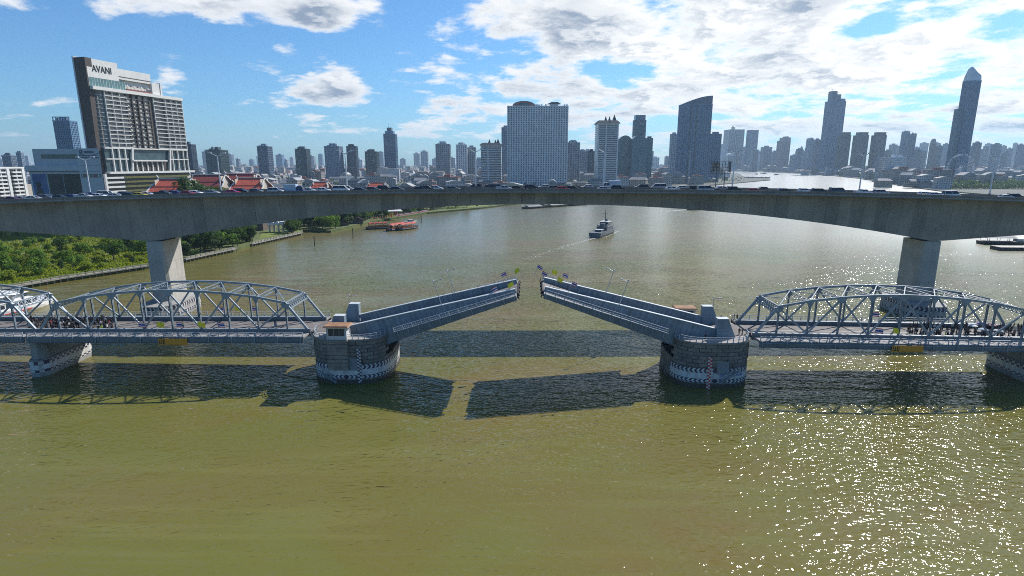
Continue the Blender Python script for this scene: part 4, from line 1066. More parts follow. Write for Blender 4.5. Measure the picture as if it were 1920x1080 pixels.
for px, v, k in ((1850, .5, 'white'), (1872, -2.5, 'blue'), (1884, 1.5, 'pink'), (1863, 2.6, 'purple'), (1902, -3.3, 'white')):
    X = (px-960)/F*(131 + v); u = X - B0.x; z = DZ + .55 - GRADE*(abs(u)-UE)
    o = empty('umbrella', bp(u, v, z+1.75)); link('canopy', UMB[k], o); link('shaft', um_p, o)
    tag(o, '%s umbrella held up in the right crowd%s' % (k, ', nearest the railing' if px == 1902 else ''), 'umbrella', 'umbrellas in the right crowd')

# ------------------------------------------------------------------ left bank: river wall, park, trees
wall_m = mat('river_wall_concrete', (.34, .31, .26), .9, 0, .18, .3, .02, 3, streak=.4)
wpost = MB().box(-.18, .18, -.18, .18, 0, 1.15).mesh('post', wall_m)
pile_m = MB().box(-.2, .2, -.2, .2, -2.6, 0).mesh('pile', wet_m)
def river_wall(a, c, label, piles=True):
    d = (c-a); L = d.length; rz = math.atan2(d.y, d.x)
    o = empty('river_wall', (a.x, a.y, LZ), (0, 0, rz)); tag(o, label, 'wall')
    MB().box(0, L, -1.2, .8, -.35, .12).build('walkway', wall_m, o)
    MB().box(0, L, .3, .75, -3.5, -.352).build('back_wall', wet_m, o)
    MB().box(0, L, -1.15, -.9, 1.0, 1.2).build('top_rail', wall_m, o)
    MB().box(0, L, -1.1, -.95, .5, .62).build('mid_rail', wall_m, o)
    n = max(2, int(L/3.2))
    for i in range(n+1): link('post', wpost, o, (L*i/n, -1.03, .12))
    n = max(2, int(L/2.6))
    for i in range(n+1): link('pile', pile_m, o, (L*i/n, -.9, -.35))
for i, lb in ((0, 'concrete river wall with railing behind the white cruise boat'), (1, 'concrete river wall with railing at the left edge of the park'), (2, 'concrete river wall with white railing below the park thicket'), (4, 'concrete river wall on piles just right of the tall pier'), (6, 'pale retaining wall in front of the white pavilion')):
    river_wall(LS[i], LS[i+1], lb)

leaf_cols = [((.060, .135, .012), (.11, .20, .018)), ((.034, .085, .012), (.065, .13, .018)), ((.12, .18, .010), (.20, .25, .018)), ((.020, .055, .016), (.04, .085, .02))]
leafm = []
for i, (a, c) in enumerate(leaf_cols):
    m_ = mat('foliage_%d' % i, a, .6, 0, .2, .35, col2=c, spec=.25)
    nt = m_.node_tree; n_ = NB(nt); bs = nt.nodes['Principled BSDF']
    tr = n_.node('ShaderNodeBsdfTranslucent'); tr.inputs[0].default_value = (c[0]*1.6, c[1]*1.5, c[2]*.8, 1)
    mx = n_.node('ShaderNodeMixShader'); mx.inputs[0].default_value = .42
    nt.links.new(bs.outputs[0], mx.inputs[1]); nt.links.new(tr.outputs[0], mx.inputs[2]); nt.links.new(mx.outputs[0], nt.nodes['Material Output'].inputs[0])
    leafm.append(m_)
bark = mat('bark', (.09, .07, .05), .9, 0, .25, 1.5)
def crown_mesh(seed, H, Rr, lm, n=1500, low=.15, leaf=.55, flat=1.0):
    r = random.Random(seed); m = MB(); clumps = []
    for k in range(11):
        a = r.uniform(0, 6.28); d = Rr*math.sqrt(r.random())*.8; z = H*r.uniform(low+.1, .88)
        sh = 1 - .45*abs((z/H - .55)/.45)
        clumps.append((math.cos(a)*d*sh, math.sin(a)*d*sh, z, Rr*r.uniform(.28, .5)))
    clumps.append((0, 0, H*.62, Rr*.55))
    for i in range(n):
        cx_, cy_, cz, cr_ = r.choice(clumps)
        v = Vector((r.gauss(0, 1), r.gauss(0, 1), r.gauss(0, 1))).normalized()*cr_*r.uniform(.72, 1.08)
        c = Vector((cx_, cy_, cz)) + Vector((v.x, v.y, v.z*.75*flat))
        if c.z < .1: c.z = abs(c.z)+.1
        t = (v.normalized() + Vector((r.uniform(-.8, .8), r.uniform(-.8, .8), r.uniform(-.3, .9)))).normalized(); u = t.orthogonal().normalized(); w_ = t.cross(u)
        a = r.uniform(0, 6.28); u, w_ = u*math.cos(a) + w_*math.sin(a), w_*math.cos(a) - u*math.sin(a); s_ = leaf*r.uniform(.6, 1.3)
        m.add([c - u*s_*.6, c + w_*s_*.35, c + u*s_*.6, c - w_*s_*.35], [(0, 1, 2, 3)])
    return m.mesh('crown', lm), clumps
TREES = []
for sd, (H, Rr, li, n, low) in enumerate([(8.5, 4.2, 0, 1700, .2), (10.5, 4.6, 1, 1900, .25), (5.0, 3.4, 2, 1200, .0), (6.2, 3.9, 0, 1400, .05), (12, 4.6, 3, 1900, .22), (3.2, 3.0, 2, 900, 0), (7.5, 3.2, 3, 1300, .2), (4.2, 3.6, 1, 1200, 0)]):
    cm, clumps = crown_mesh(100+sd, H, Rr, leafm[li], n, low)
    tm = MB(); tm.cyl((0, 0, -.1), (.1, 0, H*.42), .045*H*.6+.06, .1, 7)
    for c in clumps[:6]: tm.cyl((.07, 0, H*.3), (c[0]*.8, c[1]*.8, c[2]), .1, .03, 5)
    TREES.append((cm, tm.mesh('trunk', bark)))
# a palm: bare stem and a head of arching fronds
m = MB(); r_ = random.Random(4)
for k in range(17):
    a = k*2.4; el_ = r_.uniform(-.2, 1.0); L = r_.uniform(2.2, 3.0); prev = Vector((0, 0, 7.0)); w0 = .28
    for j in range(1, 6):
        f = j/5; p = Vector((math.cos(a)*L*f, math.sin(a)*L*f, 7.0 + L*(f*el_ - f*f*1.05))); sd_ = Vector((-math.sin(a), math.cos(a), 0))
        wa, wb = w0*(1-.15*(j-1)), w0*(1-.15*j)*(1 if j < 5 else .2)
        for sg in (-1, 1): m.add([prev, p, p + sd_*sg*wb*1.6 - Vector((0, 0, .25*wb)), prev + sd_*sg*wa*1.6 - Vector((0, 0, .25*wa))], [(0, 1, 2, 3)])
        prev = p
tm = MB(); tm.cyl((0, 0, -.1), (.25, .1, 3.5), .2, .15, 7); tm.cyl((.25, .1, 3.4), (0, 0, 7.05), .15, .12, 7)
TREES.append((m.mesh('crown', leafm[0]), tm.mesh('trunk', bark)))
TN = ['broad mid green tree', 'tall dark green tree', 'low yellow green bush', 'rounded green bush', 'tall deep green tree', 'spreading low bush', 'slim dark tree', 'dense dark shrub', 'slender palm tree']
def tree(x, y, i, s=1.0, z=LZ, where='in the riverside park thicket'):
    o = empty('bush' if i in (2, 3, 5, 7) else 'tree', (x, y, z), (0, 0, rnd.uniform(0, 6.28))); o.scale = (s, s, s*rnd.uniform(.85, 1.12))
    link('crown', TREES[i][0], o); link('trunk', TREES[i][1], o)
    tag(o, '%s %s' % (TN[i], where), 'bush' if i in (2, 3, 5, 7) else 'tree', '%s %s' % (TN[i], where))
def inland(px, py, back):
    p = ground(px, py, LZ); return p
tr = random.Random(5)
def shore_y_px(px):
    for (a, b_), (c, d) in zip(left_shore_px, left_shore_px[1:]):
        if a <= px <= c and c != a: return b_ + (d-b_)*(px-a)/(c-a)
    return 440
cnt = 0
for row in range(9):
    for k in range(17):
        px = -70 + k*22 + tr.uniform(-11, 11); sy = shore_y_px(px) if px > -250 else 560
        py = sy - 9 - row*10.5 - tr.uniform(-3, 4)
        if py < 428: continue
        if tr.random() < .30: continue
        p = ground(px, py, LZ)
        i = tr.choices([2, 3, 5, 7, 0, 6, 8, 1], [4, 3.5, 5, 3, 3, 1.2, 1.6, 1.2])[0]
        tree(p.x, p.y, i, tr.uniform(.55, 1.3)); cnt += 1
for k in range(70):
    px = 318 + k*3.5 + tr.uniform(-3, 3); sy = shore_y_px(px); p = ground(px, sy-2.5-tr.random()**1.6*16, LZ)
    if 478 < px < 545: continue
    tree(p.x, p.y, tr.choice([1, 4, 0, 7, 4, 6, 3, 1, 8]), tr.uniform(.8, 1.25), where='on the bank right of the tall pier')
for k in range(130):
    px = 540 + k*2.6 + tr.uniform(-4, 4); sy = shore_y_px(px) ; p = ground(px, sy-2.5-tr.random()**1.5*12, LZ)
    if 490 < px < 545: continue
    tree(p.x, p.y, tr.choice([1, 4, 4, 6, 0]), tr.uniform(.9, 1.6), where='along the shaded bank behind the red barges')
# low growth between the trees
m = MB(); gr = random.Random(3)
for i in range(16000):
    px = gr.uniform(-60, 330); sy = shore_y_px(px); py = gr.uniform(426, sy-3); p = ground(px, py, LZ)
    if p.y > 460: continue
    a = gr.uniform(0, 6.28); s_ = gr.uniform(.25, .6); u = Vector((math.cos(a), math.sin(a), gr.uniform(-.3, .3)))*s_; h = gr.uniform(.3, .95)
    c = Vector((p.x, p.y, LZ))
    m.add([c-u, c+u, c+u*.6+Vector((gr.uniform(-.3, .3), gr.uniform(-.3, .3), h)), c-u*.6+Vector((0, gr.uniform(-.4, .2), h))], [(0, 1, 2, 3)])
tag(m.build('ground_cover', leafm[2]), 'low yellow green undergrowth between the park bushes', 'undergrowth', kind='stuff')
# footpath patches seen between the bushes
pth = mat('dry_path', (.42, .36, .28), .9, 0, .15, .3)
for pts in ([(0, 478), (40, 474), (62, 476), (30, 482)], [(100, 497), (135, 494), (128, 500)], [(190, 476), (250, 474), (240, 479), (200, 480)]):
    q = [ground(px, py, LZ+.02) for px, py in pts]
    mb = MB(); mb.add([(v.x, v.y, LZ+.02) for v in q], [tuple(range(len(q)))[::-1]]); tag(mb.build('footpath', pth), kind='structure')
lawn = mat('bright_lawn', (.16, .19, .02), .9, 0, .25, .05, col2=(.11, .15, .02))
q = [ground(px, py, LZ+.03) for px, py in [(830, 393), (905, 386.5), (980, 378.5), (985, 374), (890, 377), (840, 384)]]
mb = MB(); mb.add([(v.x, v.y, LZ+.03) for v in q], [tuple(range(len(q)))[::-1]]); tag(mb.build('lawn', lawn), kind='structure')
q = [ground(px, py, LZ+.03) for px, py in [(487, 447), (563, 434), (560, 428), (490, 438)]]
mb = MB(); mb.add([(v.x, v.y, LZ+.03) for v in q], [tuple(range(len(q)))[::-1]]); tag(mb.build('lawn', lawn), kind='structure')
# white pavilion
pc = ground(519, 436, LZ); o = empty('pavilion', (pc.x, pc.y+4, LZ), (0, 0, R(14))); tag(o, 'white columned garden pavilion on the bank', 'pavilion')
for x in (-6, -3, 0, 3, 6):
    for y in (-2.5, 2.5): MB().box(x-.3, x+.3, y-.3, y+.3, 0, 5.2).build('column', white_p, o)
MB().box(-7.2, 7.2, -3.4, 3.4, 5.2, 5.9).build('roof_beam', white_p, o)
for x in (-5, -1.5, 2.2): MB().frustum([(x-1.5, -2.8, 5.9), (x+2.0, -2.8, 5.9), (x+2.0, 2.8, 5.9), (x-1.5, 2.8, 5.9)], [(x-1.1, -2.2, 7.4), (x+1.6, -2.2, 7.4), (x+1.6, 2.2, 7.4), (x-1.1, 2.2, 7.4)]).build('roof_box', white_p, o)
# mooring posts in the water
for px, y0, y1, lb in ((590, 461, 443, 'dark mooring post in the river, leftmost of three'), (662, 447, 428, 'dark mooring post in the river left of the red barges'), (790, 418, 402, 'dark mooring post in the river right of the red barges')):
    p = ground(px, y0, 0); h = at(px, y1, p.y).z
    o = MB().cyl((0, 0, -2), (0, 0, h), .32, .28, 8)
    o.box(-.38, .38, -.38, .38, h, h+.15); o = o.build('mooring_post', wet_m); o.location = (p.x, p.y, 0); tag(o, lb, 'post')

# ------------------------------------------------------------------ boats
def hull_mb(L, W, H, bow=.28, stern=.85, sheer=.5, draft=.8):
    m = MB(); secs = []
    n = 12; K = 7
    for i in range(n+1):
        f = i/n; x = -L/2 + L*f
        t = max(0, (f-(1-bow))/bow); w_ = W/2*(1-t**1.8)*(stern + (1-stern)*min(1, f/.25)) + .03
        zt = H + sheer*max(0, f-.5)**2*4*.6 + .15*sheer*(1-f)
        ring_ = [(-w_, zt), (-w_*.97, zt*.45), (-w_*.82, -.05), (-w_*.35, -draft*(1-.7*t)), (w_*.35, -draft*(1-.7*t)), (w_*.82, -.05), (w_*.97, zt*.45), (w_, zt)]
        secs.append((x + (.9 if i == n else 0), ring_))
    loft(m, secs); return m
def place(o, p, rz): o.location = (p[0], p[1], 0); o.rotation_euler = (0, 0, rz); return o
navy_grey = mat('warship_grey', (.095, .115, .135), .6, 0, .1, .5); deck_g = mat('deck_grey', (.15, .165, .18), .8, 0, .1, .5)
# patrol ship
ps, pb = ground(1115, 446, 0), ground(1149, 434, 0)
d = pb - ps; L = d.length
o = empty('patrol_ship'); place(o, ((ps+pb)/2)[:2], math.atan2(d.y, d.x)); tag(o, 'grey patrol ship with tall mast sailing up the river', 'ship'); o.scale = (1, 1.15, 1.2)
hull_mb(L, 8.2, 2.6, .3, .9, 1.6).build('hull', navy_grey, o, False)
MB().box(-L*.48, -L*.12, -3.5, 3.5, 2.55, 2.75).build('aft_deck', deck_g, o)
MB().box(-L*.14, L*.22, -3.3, 3.3, 2.6, 5.0).build('deckhouse', navy_grey, o)
MB().box(-L*.16, L*.23, -3.6, 3.6, 5.0, 5.15).build('boat_deck', deck_g, o)
MB().box(-L*.02, L*.18, -2.7, 2.7, 5.15, 7.5).build('bridge_house', navy_grey, o)
MB().box(-L*.021, L*.181, -2.72, 2.72, 6.2, 7.0).build('window_strip', glass_d, o)
MB().box(-L*.05, L*.2, -3.1, 3.1, 7.5, 7.68).build('bridge_roof', mat('ship_white', (.42, .43, .44), .6), o)
MB().box(-L*.33, -L*.2, -2.0, 2.0, 2.75, 3.9).build('aft_house', navy_grey, o); MB().box(-L*.34, -L*.19, -2.2, 2.2, 3.9, 4.05).build('aft_roof', MATS['ship_white'], o)
MB().box(-L*.12, -L*.06, -1.4, 1.4, 5.15, 7.0).build('funnel', deck_g, o)
MB().cyl((L*.04, 0, 7.68), (L*.04, 0, 15), .32, .1, 6).build('mast', navy_grey, o)
for z, w_ in ((10.2, 2.4), (12.2, 1.7)): MB().box(L*.04-.12, L*.04+.12, -w_, w_, z, z+.18).build('yard', navy_grey, o)
MB().lathe([(.05, 0), (.9, .2), (1.0, .8), (.6, 1.4), (.05, 1.6)], 10, (L*.1, 0, 7.7)).build('radome', navy_grey, o)
MB().lathe([(.5, 0), (.9, .3), (.8, 1.0), (.1, 1.3)], 8, (L*.34, 0, 2.7)).build('gun_mount', navy_grey, o); MB().cyl((L*.34, 0, 3.5), (L*.42, 0, 3.9), .09, .06, 5).build('gun_barrel', navy_grey, o)
for sg in (-1, 1):
    m = MB(); m.box(-L*.48, L*.3, sg*3.85-.02, sg*3.85+.02, 3.6, 3.66); m.box(-L*.48, L*.3, sg*3.85-.02, sg*3.85+.02, 3.15, 3.2)
    for k in range(18): m.box(-L*.48+k*L*.78/17-.03, -L*.48+k*L*.78/17+.03, sg*3.85-.03, sg*3.85+.03, 2.7, 3.66)
    m.build('guard_rail', navy_grey, o)
    MB().lathe([(.1, 0), (.6, .3), (.6, .9), (.1, 1.2)], 8, (-L*.1, sg*3.0, 5.2)).build('life_raft', MATS['ship_white'], o)
foam_m = mat('wake_foam', (.50, .52, .46), .7, 0, .1, 1)
def foam(path, w0, w1, n, label, seed, size=.5):
    r = random.Random(seed); m = MB(); pts = [Vector((p.x, p.y, .05)) for p in path]
    for i in range(n):
        f = r.random()**1.4*(len(pts)-1); k = min(int(f), len(pts)-2); g_ = f-k; c = pts[k].lerp(pts[k+1], g_)
        dn = (pts[k+1]-pts[k]).normalized(); nrm = Vector((-dn.y, dn.x, 0)); wd = w0 + (w1-w0)*f/(len(pts)-1)
        c = c + nrm*r.gauss(0, wd) + dn*r.uniform(-1, 1); s_ = size*r.uniform(.4, 1.3); a = dn*s_*1.6; e = nrm*s_*.45; zz_ = Vector((0, 0, r.uniform(0, .06)))
        m.add([c-a+zz_, c+e*r.uniform(.6, 1.2)+zz_, c+a*r.uniform(.6, 1)+zz_, c-e+zz_], [(0, 1, 2, 3)])
    tag(m.build('wake_foam', foam_m), label, 'foam', kind='stuff')
foam([ground(1112, 447.5, 0), ground(1060, 462, 0), ground(985, 487, 0)], .5, 2.0, 330, 'thin white wake line trailing the patrol ship', 1, .45)
foam([ground(1112, 448, 0), ground(1135, 444, 0), ground(1152, 437, 0), ground(1160, 433, 0)], .5, .9, 260, 'white foam along the side of the patrol ship', 2, .5)
# red-roofed restaurant barges
redroof, wood_m = mat('red_canopy', (.48, .09, .055), .7, 0, .15, .6), mat('varnished_wood', (.30, .085, .025), .5, 0, .2, .8)
hull_dark = mat('dark_hull', (.025, .022, .02), .6, 0, .2, .5)
def barge(p, rz, L, W, label, roofs):
    o = empty('restaurant_barge'); place(o, p, rz); tag(o, label, 'boat', 'red roofed restaurant barges at the pier')
    hull_mb(L, W, 1.5, .3, .6, 2.0).build('hull', hull_dark, o); MB().box(-L*.4, L*.3, -W*.505, W*.505, 1.05, 1.3).build('gunwale', white_p, o)
    m = MB(); m.box(-L*.4, L*.33, -W*.44, W*.44, 1.5, 1.75); m.build('deck', hull_dark, o)
    for k in range(6):
        x = -L*.38 + k*L*.68/5
        for sg in (-1, 1): MB().box(x-.1, x+.1, sg*W*.42-.1, sg*W*.42+.1, 1.75, 3.8).build('pillar', wood_m, o)
    seg = L*.74/roofs
    for k in range(roofs):
        x0 = -L*.41 + k*seg; m = MB(); vs = []; N = 8
        for i in range(N+1):
            a = math.pi*i/N; y = -W*.46*math.cos(a); z = 3.9 + W*.2*math.sin(a)
            vs += [(x0+.45, y, z), (x0+seg-.35, y, z+.6), (x0+.45, y*.95, z-.12), (x0+seg-.35, y*.95, z+.48)]
        m.add(vs, [(4*i, 4*i+1, 4*i+5, 4*i+4) for i in range(N)] + [(4*i+2, 4*i+6, 4*i+7, 4*i+3) for i in range(N)] + [(4*i, 4*i+4, 4*i+6, 4*i+2) for i in range(N)] + [(4*i+1, 4*i+3, 4*i+7, 4*i+5) for i in range(N)])
        m.build('canopy', redroof, o)
    MB().box(-L*.39, L*.32, -W*.43, -W*.41, 1.75, 2.6).build('side_panel', wood_m, o); MB().box(-L*.39, L*.32, W*.41, W*.43, 1.75, 2.6).build('side_panel', wood_m, o)
p = ground(709, 430, 0); barge((p.x, p.y+3), R(22), 20, 5.2, 'red canopied restaurant barge, leftmost of the three', 4)
p = ground(741, 433, 0); barge((p.x, p.y+7), R(62), 22, 5.4, 'red canopied restaurant barge in the middle of the three', 3)
p = ground(762, 432, 0); barge((p.x, p.y+7), R(58), 22, 5.4, 'red canopied restaurant barge, rightmost of the three', 3)
p = ground(769, 419, 0); o = empty('motor_boat'); place(o, (p.x, p.y+4), R(40)); tag(o, 'small white motor boat moored behind the red barges', 'boat')
hull_mb(11, 3.2, 1.3, .35, .85, .8).build('hull', white_p, o); MB().box(-2.5, 1.8, -1.2, 1.2, 1.4, 3.0).build('cabin', white_p, o); MB().box(-2.52, 1.82, -1.22, 1.22, 2.1, 2.7).build('window', glass_d, o)
# landing pontoon with magenta fence, canopy, flags
pa, pe = ground(690, 416, .9), ground(800, 397, .9); d = pe-pa; L = d.length
o = empty('landing_pontoon', (pa.x, pa.y+4, 0), (0, 0, math.atan2(d.y, d.x))); tag(o, 'landing pontoon with magenta fence panels on the left bank', 'pontoon')
MB().box(0, L, -2.5, 3, -.8, 1.0).build('float', mat('pontoon_brown', (.16, .06, .05), .8), o)
mag = mat('magenta_panel', (.30, .03, .16), .7, 0, .15, .5)
n = 16
for k in range(n):
    x = L*.38 + L*.6*k/n; MB().box(x+.1, x+L*.6/n-.1, -2.6, -2.45, 1.0, 2.6).build('fence_panel', mag, o)
MB().box(L*.38, L*.98, -2.62, -2.43, 2.6, 2.85).build('fence_rail', white_p, o)
for k in range(9):
    x = 2 + k*L*.034*1.1; c_ = (mat('gold_post', (.55, .30, .04), .6), redroof)[k % 2]
    MB().box(x-.25, x+.25, -2.2, -1.8, 1.0, 4.2).build('gate_post', c_, o)
for k in range(5): MB().cyl((L*.3+k*2.2, -1.5, 1.0), (L*.3+k*2.2, -1.5, 5.2), .22, n=6).build('gate_post', MATS['gold_post'], o)
tc_ = ground(740, 409, LZ); o = empty('tent_canopy', (tc_.x, tc_.y+1, LZ), (0, 0, R(20))); tag(o, 'white and red pointed tent canopy over the landing pontoon', 'canopy')
for x in (-5, 5):
    for y in (-3, 3): MB().cyl((x*.55, y*.5, 0), (x, y, 6.4), .16, n=6).build('leg', mat('canopy_red', (.4, .08, .08), .7), o)
MB().frustum([(-6.5, -4, 6.4), (6.5, -4, 6.4), (6.5, 4, 6.4), (-6.5, 4, 6.4)], [(-4.8, -.6, 8.2), (4.8, -.6, 8.2), (4.8, .6, 8.2), (-4.8, .6, 8.2)]).build('canopy', mat('tent_white', (.7, .68, .66), .8), o)
MB().frustum([(-1.2, -1, 2.5), (1.2, -1, 2.5), (2.2, 0, 6.4), (-.5, 0, 6.4)], [(-1.2, 0, 2.5), (1.2, 0, 2.5), (2.2, 1, 6.4), (-.5, 1, 6.4)]).build('drape', MATS['canopy_red'], o)
ph = random.Random(9)
for k, (px, py) in enumerate([(640, 424), (668, 420), (762, 398), (785, 394)]):
    p = ground(px, py, LZ); o = empty('pier_hut', (p.x, p.y+5, LZ), (0, 0, R(20)))
    MB().box(-4, 4, -2.5, 2.5, 0, 3).build('wall', mat('hut_wall', (.10, .08, .07), .8), o)
    MB().slab([(-4.6, 3), (4.6, 3), (0, 5.4)], -3, 3).build('roof', mat('hut_roof', (.07, .055, .05), .85), o)
    tag(o, 'dark gabled pier hut on the left bank, %s from the left' % ORD[k], 'hut')
# sand barges in a row
can_m, bhull = mat('barge_canvas', (.25, .25, .22), .8, 0, .2, .4), mat('barge_hull', (.035, .04, .03), .7, 0, .3, .5)
ba, be = ground(978, 392, 0), ground(1135, 381, 0); d = be-ba; n = 4; step = d.length/n; dirv = d.normalized(); rz = math.atan2(d.y, d.x)
for k in range(n):
    c = ba + dirv*(step*(k+.5)); o = empty('cargo_barge'); place(o, c[:2], rz + math.pi); tag(o, 'low dark cargo barge with grey canvas cover, %s in the moored row from the left' % ORD[k], 'barge', 'cargo barges moored in a row')
    Lb = step*.95; hull_mb(Lb, 8.5, 1.8, .16, .8, 1.2).build('hull', bhull, o)
    N = 8; m = MB(); vs = []
    for i in range(N+1):
        a = math.pi*i/N; vs += [(-Lb*.33, -3.5*math.cos(a), 1.8+1.6*math.sin(a)), (Lb*.3, -3.5*math.cos(a), 1.8+1.6*math.sin(a))]
    m.add(vs, [(2*i, 2*i+1, 2*i+3, 2*i+2) for i in range(N)] + [tuple(range(0, 2*N+2, 2)), tuple(range(1, 2*N+2, 2))[::-1]]); m.build('canvas_cover', can_m, o)
    MB().box(-Lb*.46, -Lb*.36, -2, 2, 1.9, 4.3).build('cabin', mat('barge_cabin', (.20, .19, .15), .8), o); MB().box(-Lb*.47, -Lb*.35, -2.3, 2.3, 4.3, 4.45).build('cabin_roof', can_m, o)
    for x in (-.36, .38): MB().cyl((Lb*x, 0, 1.8), (Lb*x, 0, 5.2), .12, n=5).build('bollard_mast', bhull, o)
# ferry under the concrete bridge
p = ground(1297, 394, 0); o = empty('tug_boat'); place(o, (p.x+6, p.y+6), R(-150)); tag(o, 'dark tug boat half hidden under the concrete bridge', 'boat')
hull_mb(24, 7, 2.2, .3, .8, 1.6).build('hull', hull_dark, o); MB().box(-4, 5, -2.6, 2.6, 2.3, 5).build('cabin', mat('tug_cabin', (.12, .13, .14), .7), o); MB().box(0, 4, -2, 2, 5, 7.4).build('wheelhouse', MATS['tug_cabin'], o); MB().box(-.02, 4.02, -2.02, 2.02, 6, 6.9).build('window', glass_d, o)
foam([ground(1284, 393.5, 0), ground(1265, 395, 0), ground(1230, 399, 0)], .8, 3, 220, 'pale wake ahead of the dark tug boat', 5, 1.1)
# vessels at the right edge
bl_m = mat('blue_awning', (.035, .05, .10), .6, 0, .15, .5)
p = ground(1880, 461, 0); o = empty('awning_boat'); place(o, (p.x+6, p.y+8), R(-8)); tag(o, 'navy awninged boat moored at the right edge', 'boat')
hull_mb(26, 7, 1.8, .3, .8, 1.2).build('hull', hull_dark, o); MB().frustum([(-11, -3.6, 4.0), (7, -3.6, 4.0), (7, 3.6, 4.0), (-11, 3.6, 4.0)], [(-10, -1.2, 5.2), (6, -1.2, 5.2), (6, 1.2, 5.2), (-10, 1.2, 5.2)]).build('awning', bl_m, o)
for x in (-10.5, -5, 1, 6.5):
    for y in (-3.4, 3.4): MB().box(x-.1, x+.1, y-.1, y+.1, 1.8, 4.0).build('pillar', white_p, o)
MB().box(7.5, 11, -2, 2, 2, 3.6).build('bow_house', white_p, o)
p = ground(1905, 470, 0); o = empty('deck_barge'); place(o, (p.x+6, p.y+3), R(-4)); tag(o, 'black flat barge at the right edge in front of the awning boat', 'barge')
MB().box(-15, 16, -4, 4, -.5, 2.0).build('hull', hull_dark, o); MB().box(-15, 16, -4.15, -4, 1.5, 1.9).build('fender', black_m, o); MB().box(3, 7, -2, 2, 2.0, 4.5).build('cabin', mat('pale_cabin', (.5, .44, .38), .7), o)
for k in range(8): MB().lathe([(.25, 0), (.5, .1), (.5, .3), (.25, .4)], 8, (-14+k*2.2, -4.2, .9)).build('tyre_fender', tyre_m, o)
# white cruise boat behind the left truss
o = empty('cruise_boat'); place(o, (-171.5, 183), R(83)); tag(o, 'white two deck river cruise boat behind the left truss', 'boat')
boat_w = mat('boat_white', (.74, .74, .74), .4, 0, .05, .5)
hull_mb(40, 10, 2.2, .34, .9, 1.8).build('hull', boat_w, o); m = MB(); m.box(-18, 8, -5.06, 5.06, 1.0, 1.35); m.build('red_stripe', red_p, o)
MB().box(-17, 9, -4.5, 4.5, 2.3, 4.6).build('lower_saloon', boat_w, o)
for k in range(11):
    for sg in (-1, 1): MB().box(-16.4+k*2.3, -14.6+k*2.3, min(sg*4.5, sg*4.56), max(sg*4.5, sg*4.56), 3.0, 4.2).build('window', glass_d, o)
MB().frustum([(9, -4.2, 2.3), (13, -2.6, 2.3), (13, 2.6, 2.3), (9, 4.2, 2.3)], [(9, -4, 4.5), (11.3, -2.4, 4.5), (11.3, 2.4, 4.5), (9, 4, 4.5)]).build('fore_cabin', boat_w, o)
for (xa, ya, xb, yb) in ((9.3, -4.05, 12.2, -2.75), (12.35, -2.2, 12.35, 2.2), (9.3, 4.05, 12.2, 2.75)): MB().beam((xa, ya, 3.4), (xb, yb, 3.4), .2, .9).build('window', glass_d, o)
MB().box(-16, 7, -4.7, 4.7, 4.6, 4.8).build('upper_deck', boat_w, o)
for k in range(7):
    for sg in (-1, 1): MB().box(-15+k*3.5, -14.8+k*3.5, sg*4.3-.1, sg*4.3+.1, 4.8, 6.9).build('pillar', boat_w, o)
MB().frustum([(-16.5, -4.9, 6.9), (8, -4.9, 6.9), (8, 4.9, 6.9), (-16.5, 4.9, 6.9)], [(-16, -3.8, 7.3), (7, -3.8, 7.3), (7, 3.8, 7.3), (-16, 3.8, 7.3)]).build('roof', boat_w, o)
MB().box(-9, -3, -2, 2, 7.3, 7.8).build('roof_unit', boat_w, o)
MB().box(3, 7.8, -4.0, 4.0, 4.8, 6.8).build('wheelhouse', boat_w, o); MB().box(6, 7.86, -4.05, 4.05, 5.5, 6.5).build('window', glass_d, o)
m = MB()
for sg in (-1, 1):
    m.beam((9, sg*4.6, 3.3), (16, sg*2.6, 3.9), .06, .06); m.beam((16, sg*2.6, 3.9), (20.3, 0, 4.4), .06, .06)
m.build('bow_rail', metal_g, o)
MB().cyl((18.6, 0, 3.2), (18.6, 0, 6.8), .09, n=5).build('jack_staff', wood_m, o)

# ------------------------------------------------------------------ the hotel
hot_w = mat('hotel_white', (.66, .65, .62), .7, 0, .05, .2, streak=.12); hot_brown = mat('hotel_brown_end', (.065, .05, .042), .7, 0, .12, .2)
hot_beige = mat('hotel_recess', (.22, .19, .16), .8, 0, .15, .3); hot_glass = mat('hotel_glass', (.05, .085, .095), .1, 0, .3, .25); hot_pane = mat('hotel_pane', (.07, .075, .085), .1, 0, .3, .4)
curt = mat('hotel_curtain', (.34, .32, .29), .5, 0, .15, .5)
HP0, HP1 = Vector((-302, 430, 0)), Vector((-284, 511, 0)); hd = HP1 - HP0; HL_ = hd.length
ht = empty('hotel', HP0, (0, 0, math.atan2(hd.y, hd.x))); tag(ht, 'tall white hotel slab with a dark end wall and rooftop name wall', 'hotel')
T = 10.0     # local x along the long facade, y to the left/back; the facade lies at y = 0
def HPa(nm, mb, m_): return mb.build(nm, m_, ht)
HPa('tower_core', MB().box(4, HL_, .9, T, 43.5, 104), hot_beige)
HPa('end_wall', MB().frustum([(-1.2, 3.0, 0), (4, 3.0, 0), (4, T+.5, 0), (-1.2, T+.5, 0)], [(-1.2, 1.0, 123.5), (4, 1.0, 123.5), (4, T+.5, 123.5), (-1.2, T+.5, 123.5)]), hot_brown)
HPa('end_fin', MB().box(-1.6, 3, T+.52, T+1.6, 0, 124.5), mat('fin_pale', (.5, .55, .62), .6))
floors = [61.5 + 3.08*k for k in range(14)]
slots = []      # bays: (x0, x1, kind)
xb = 9.0
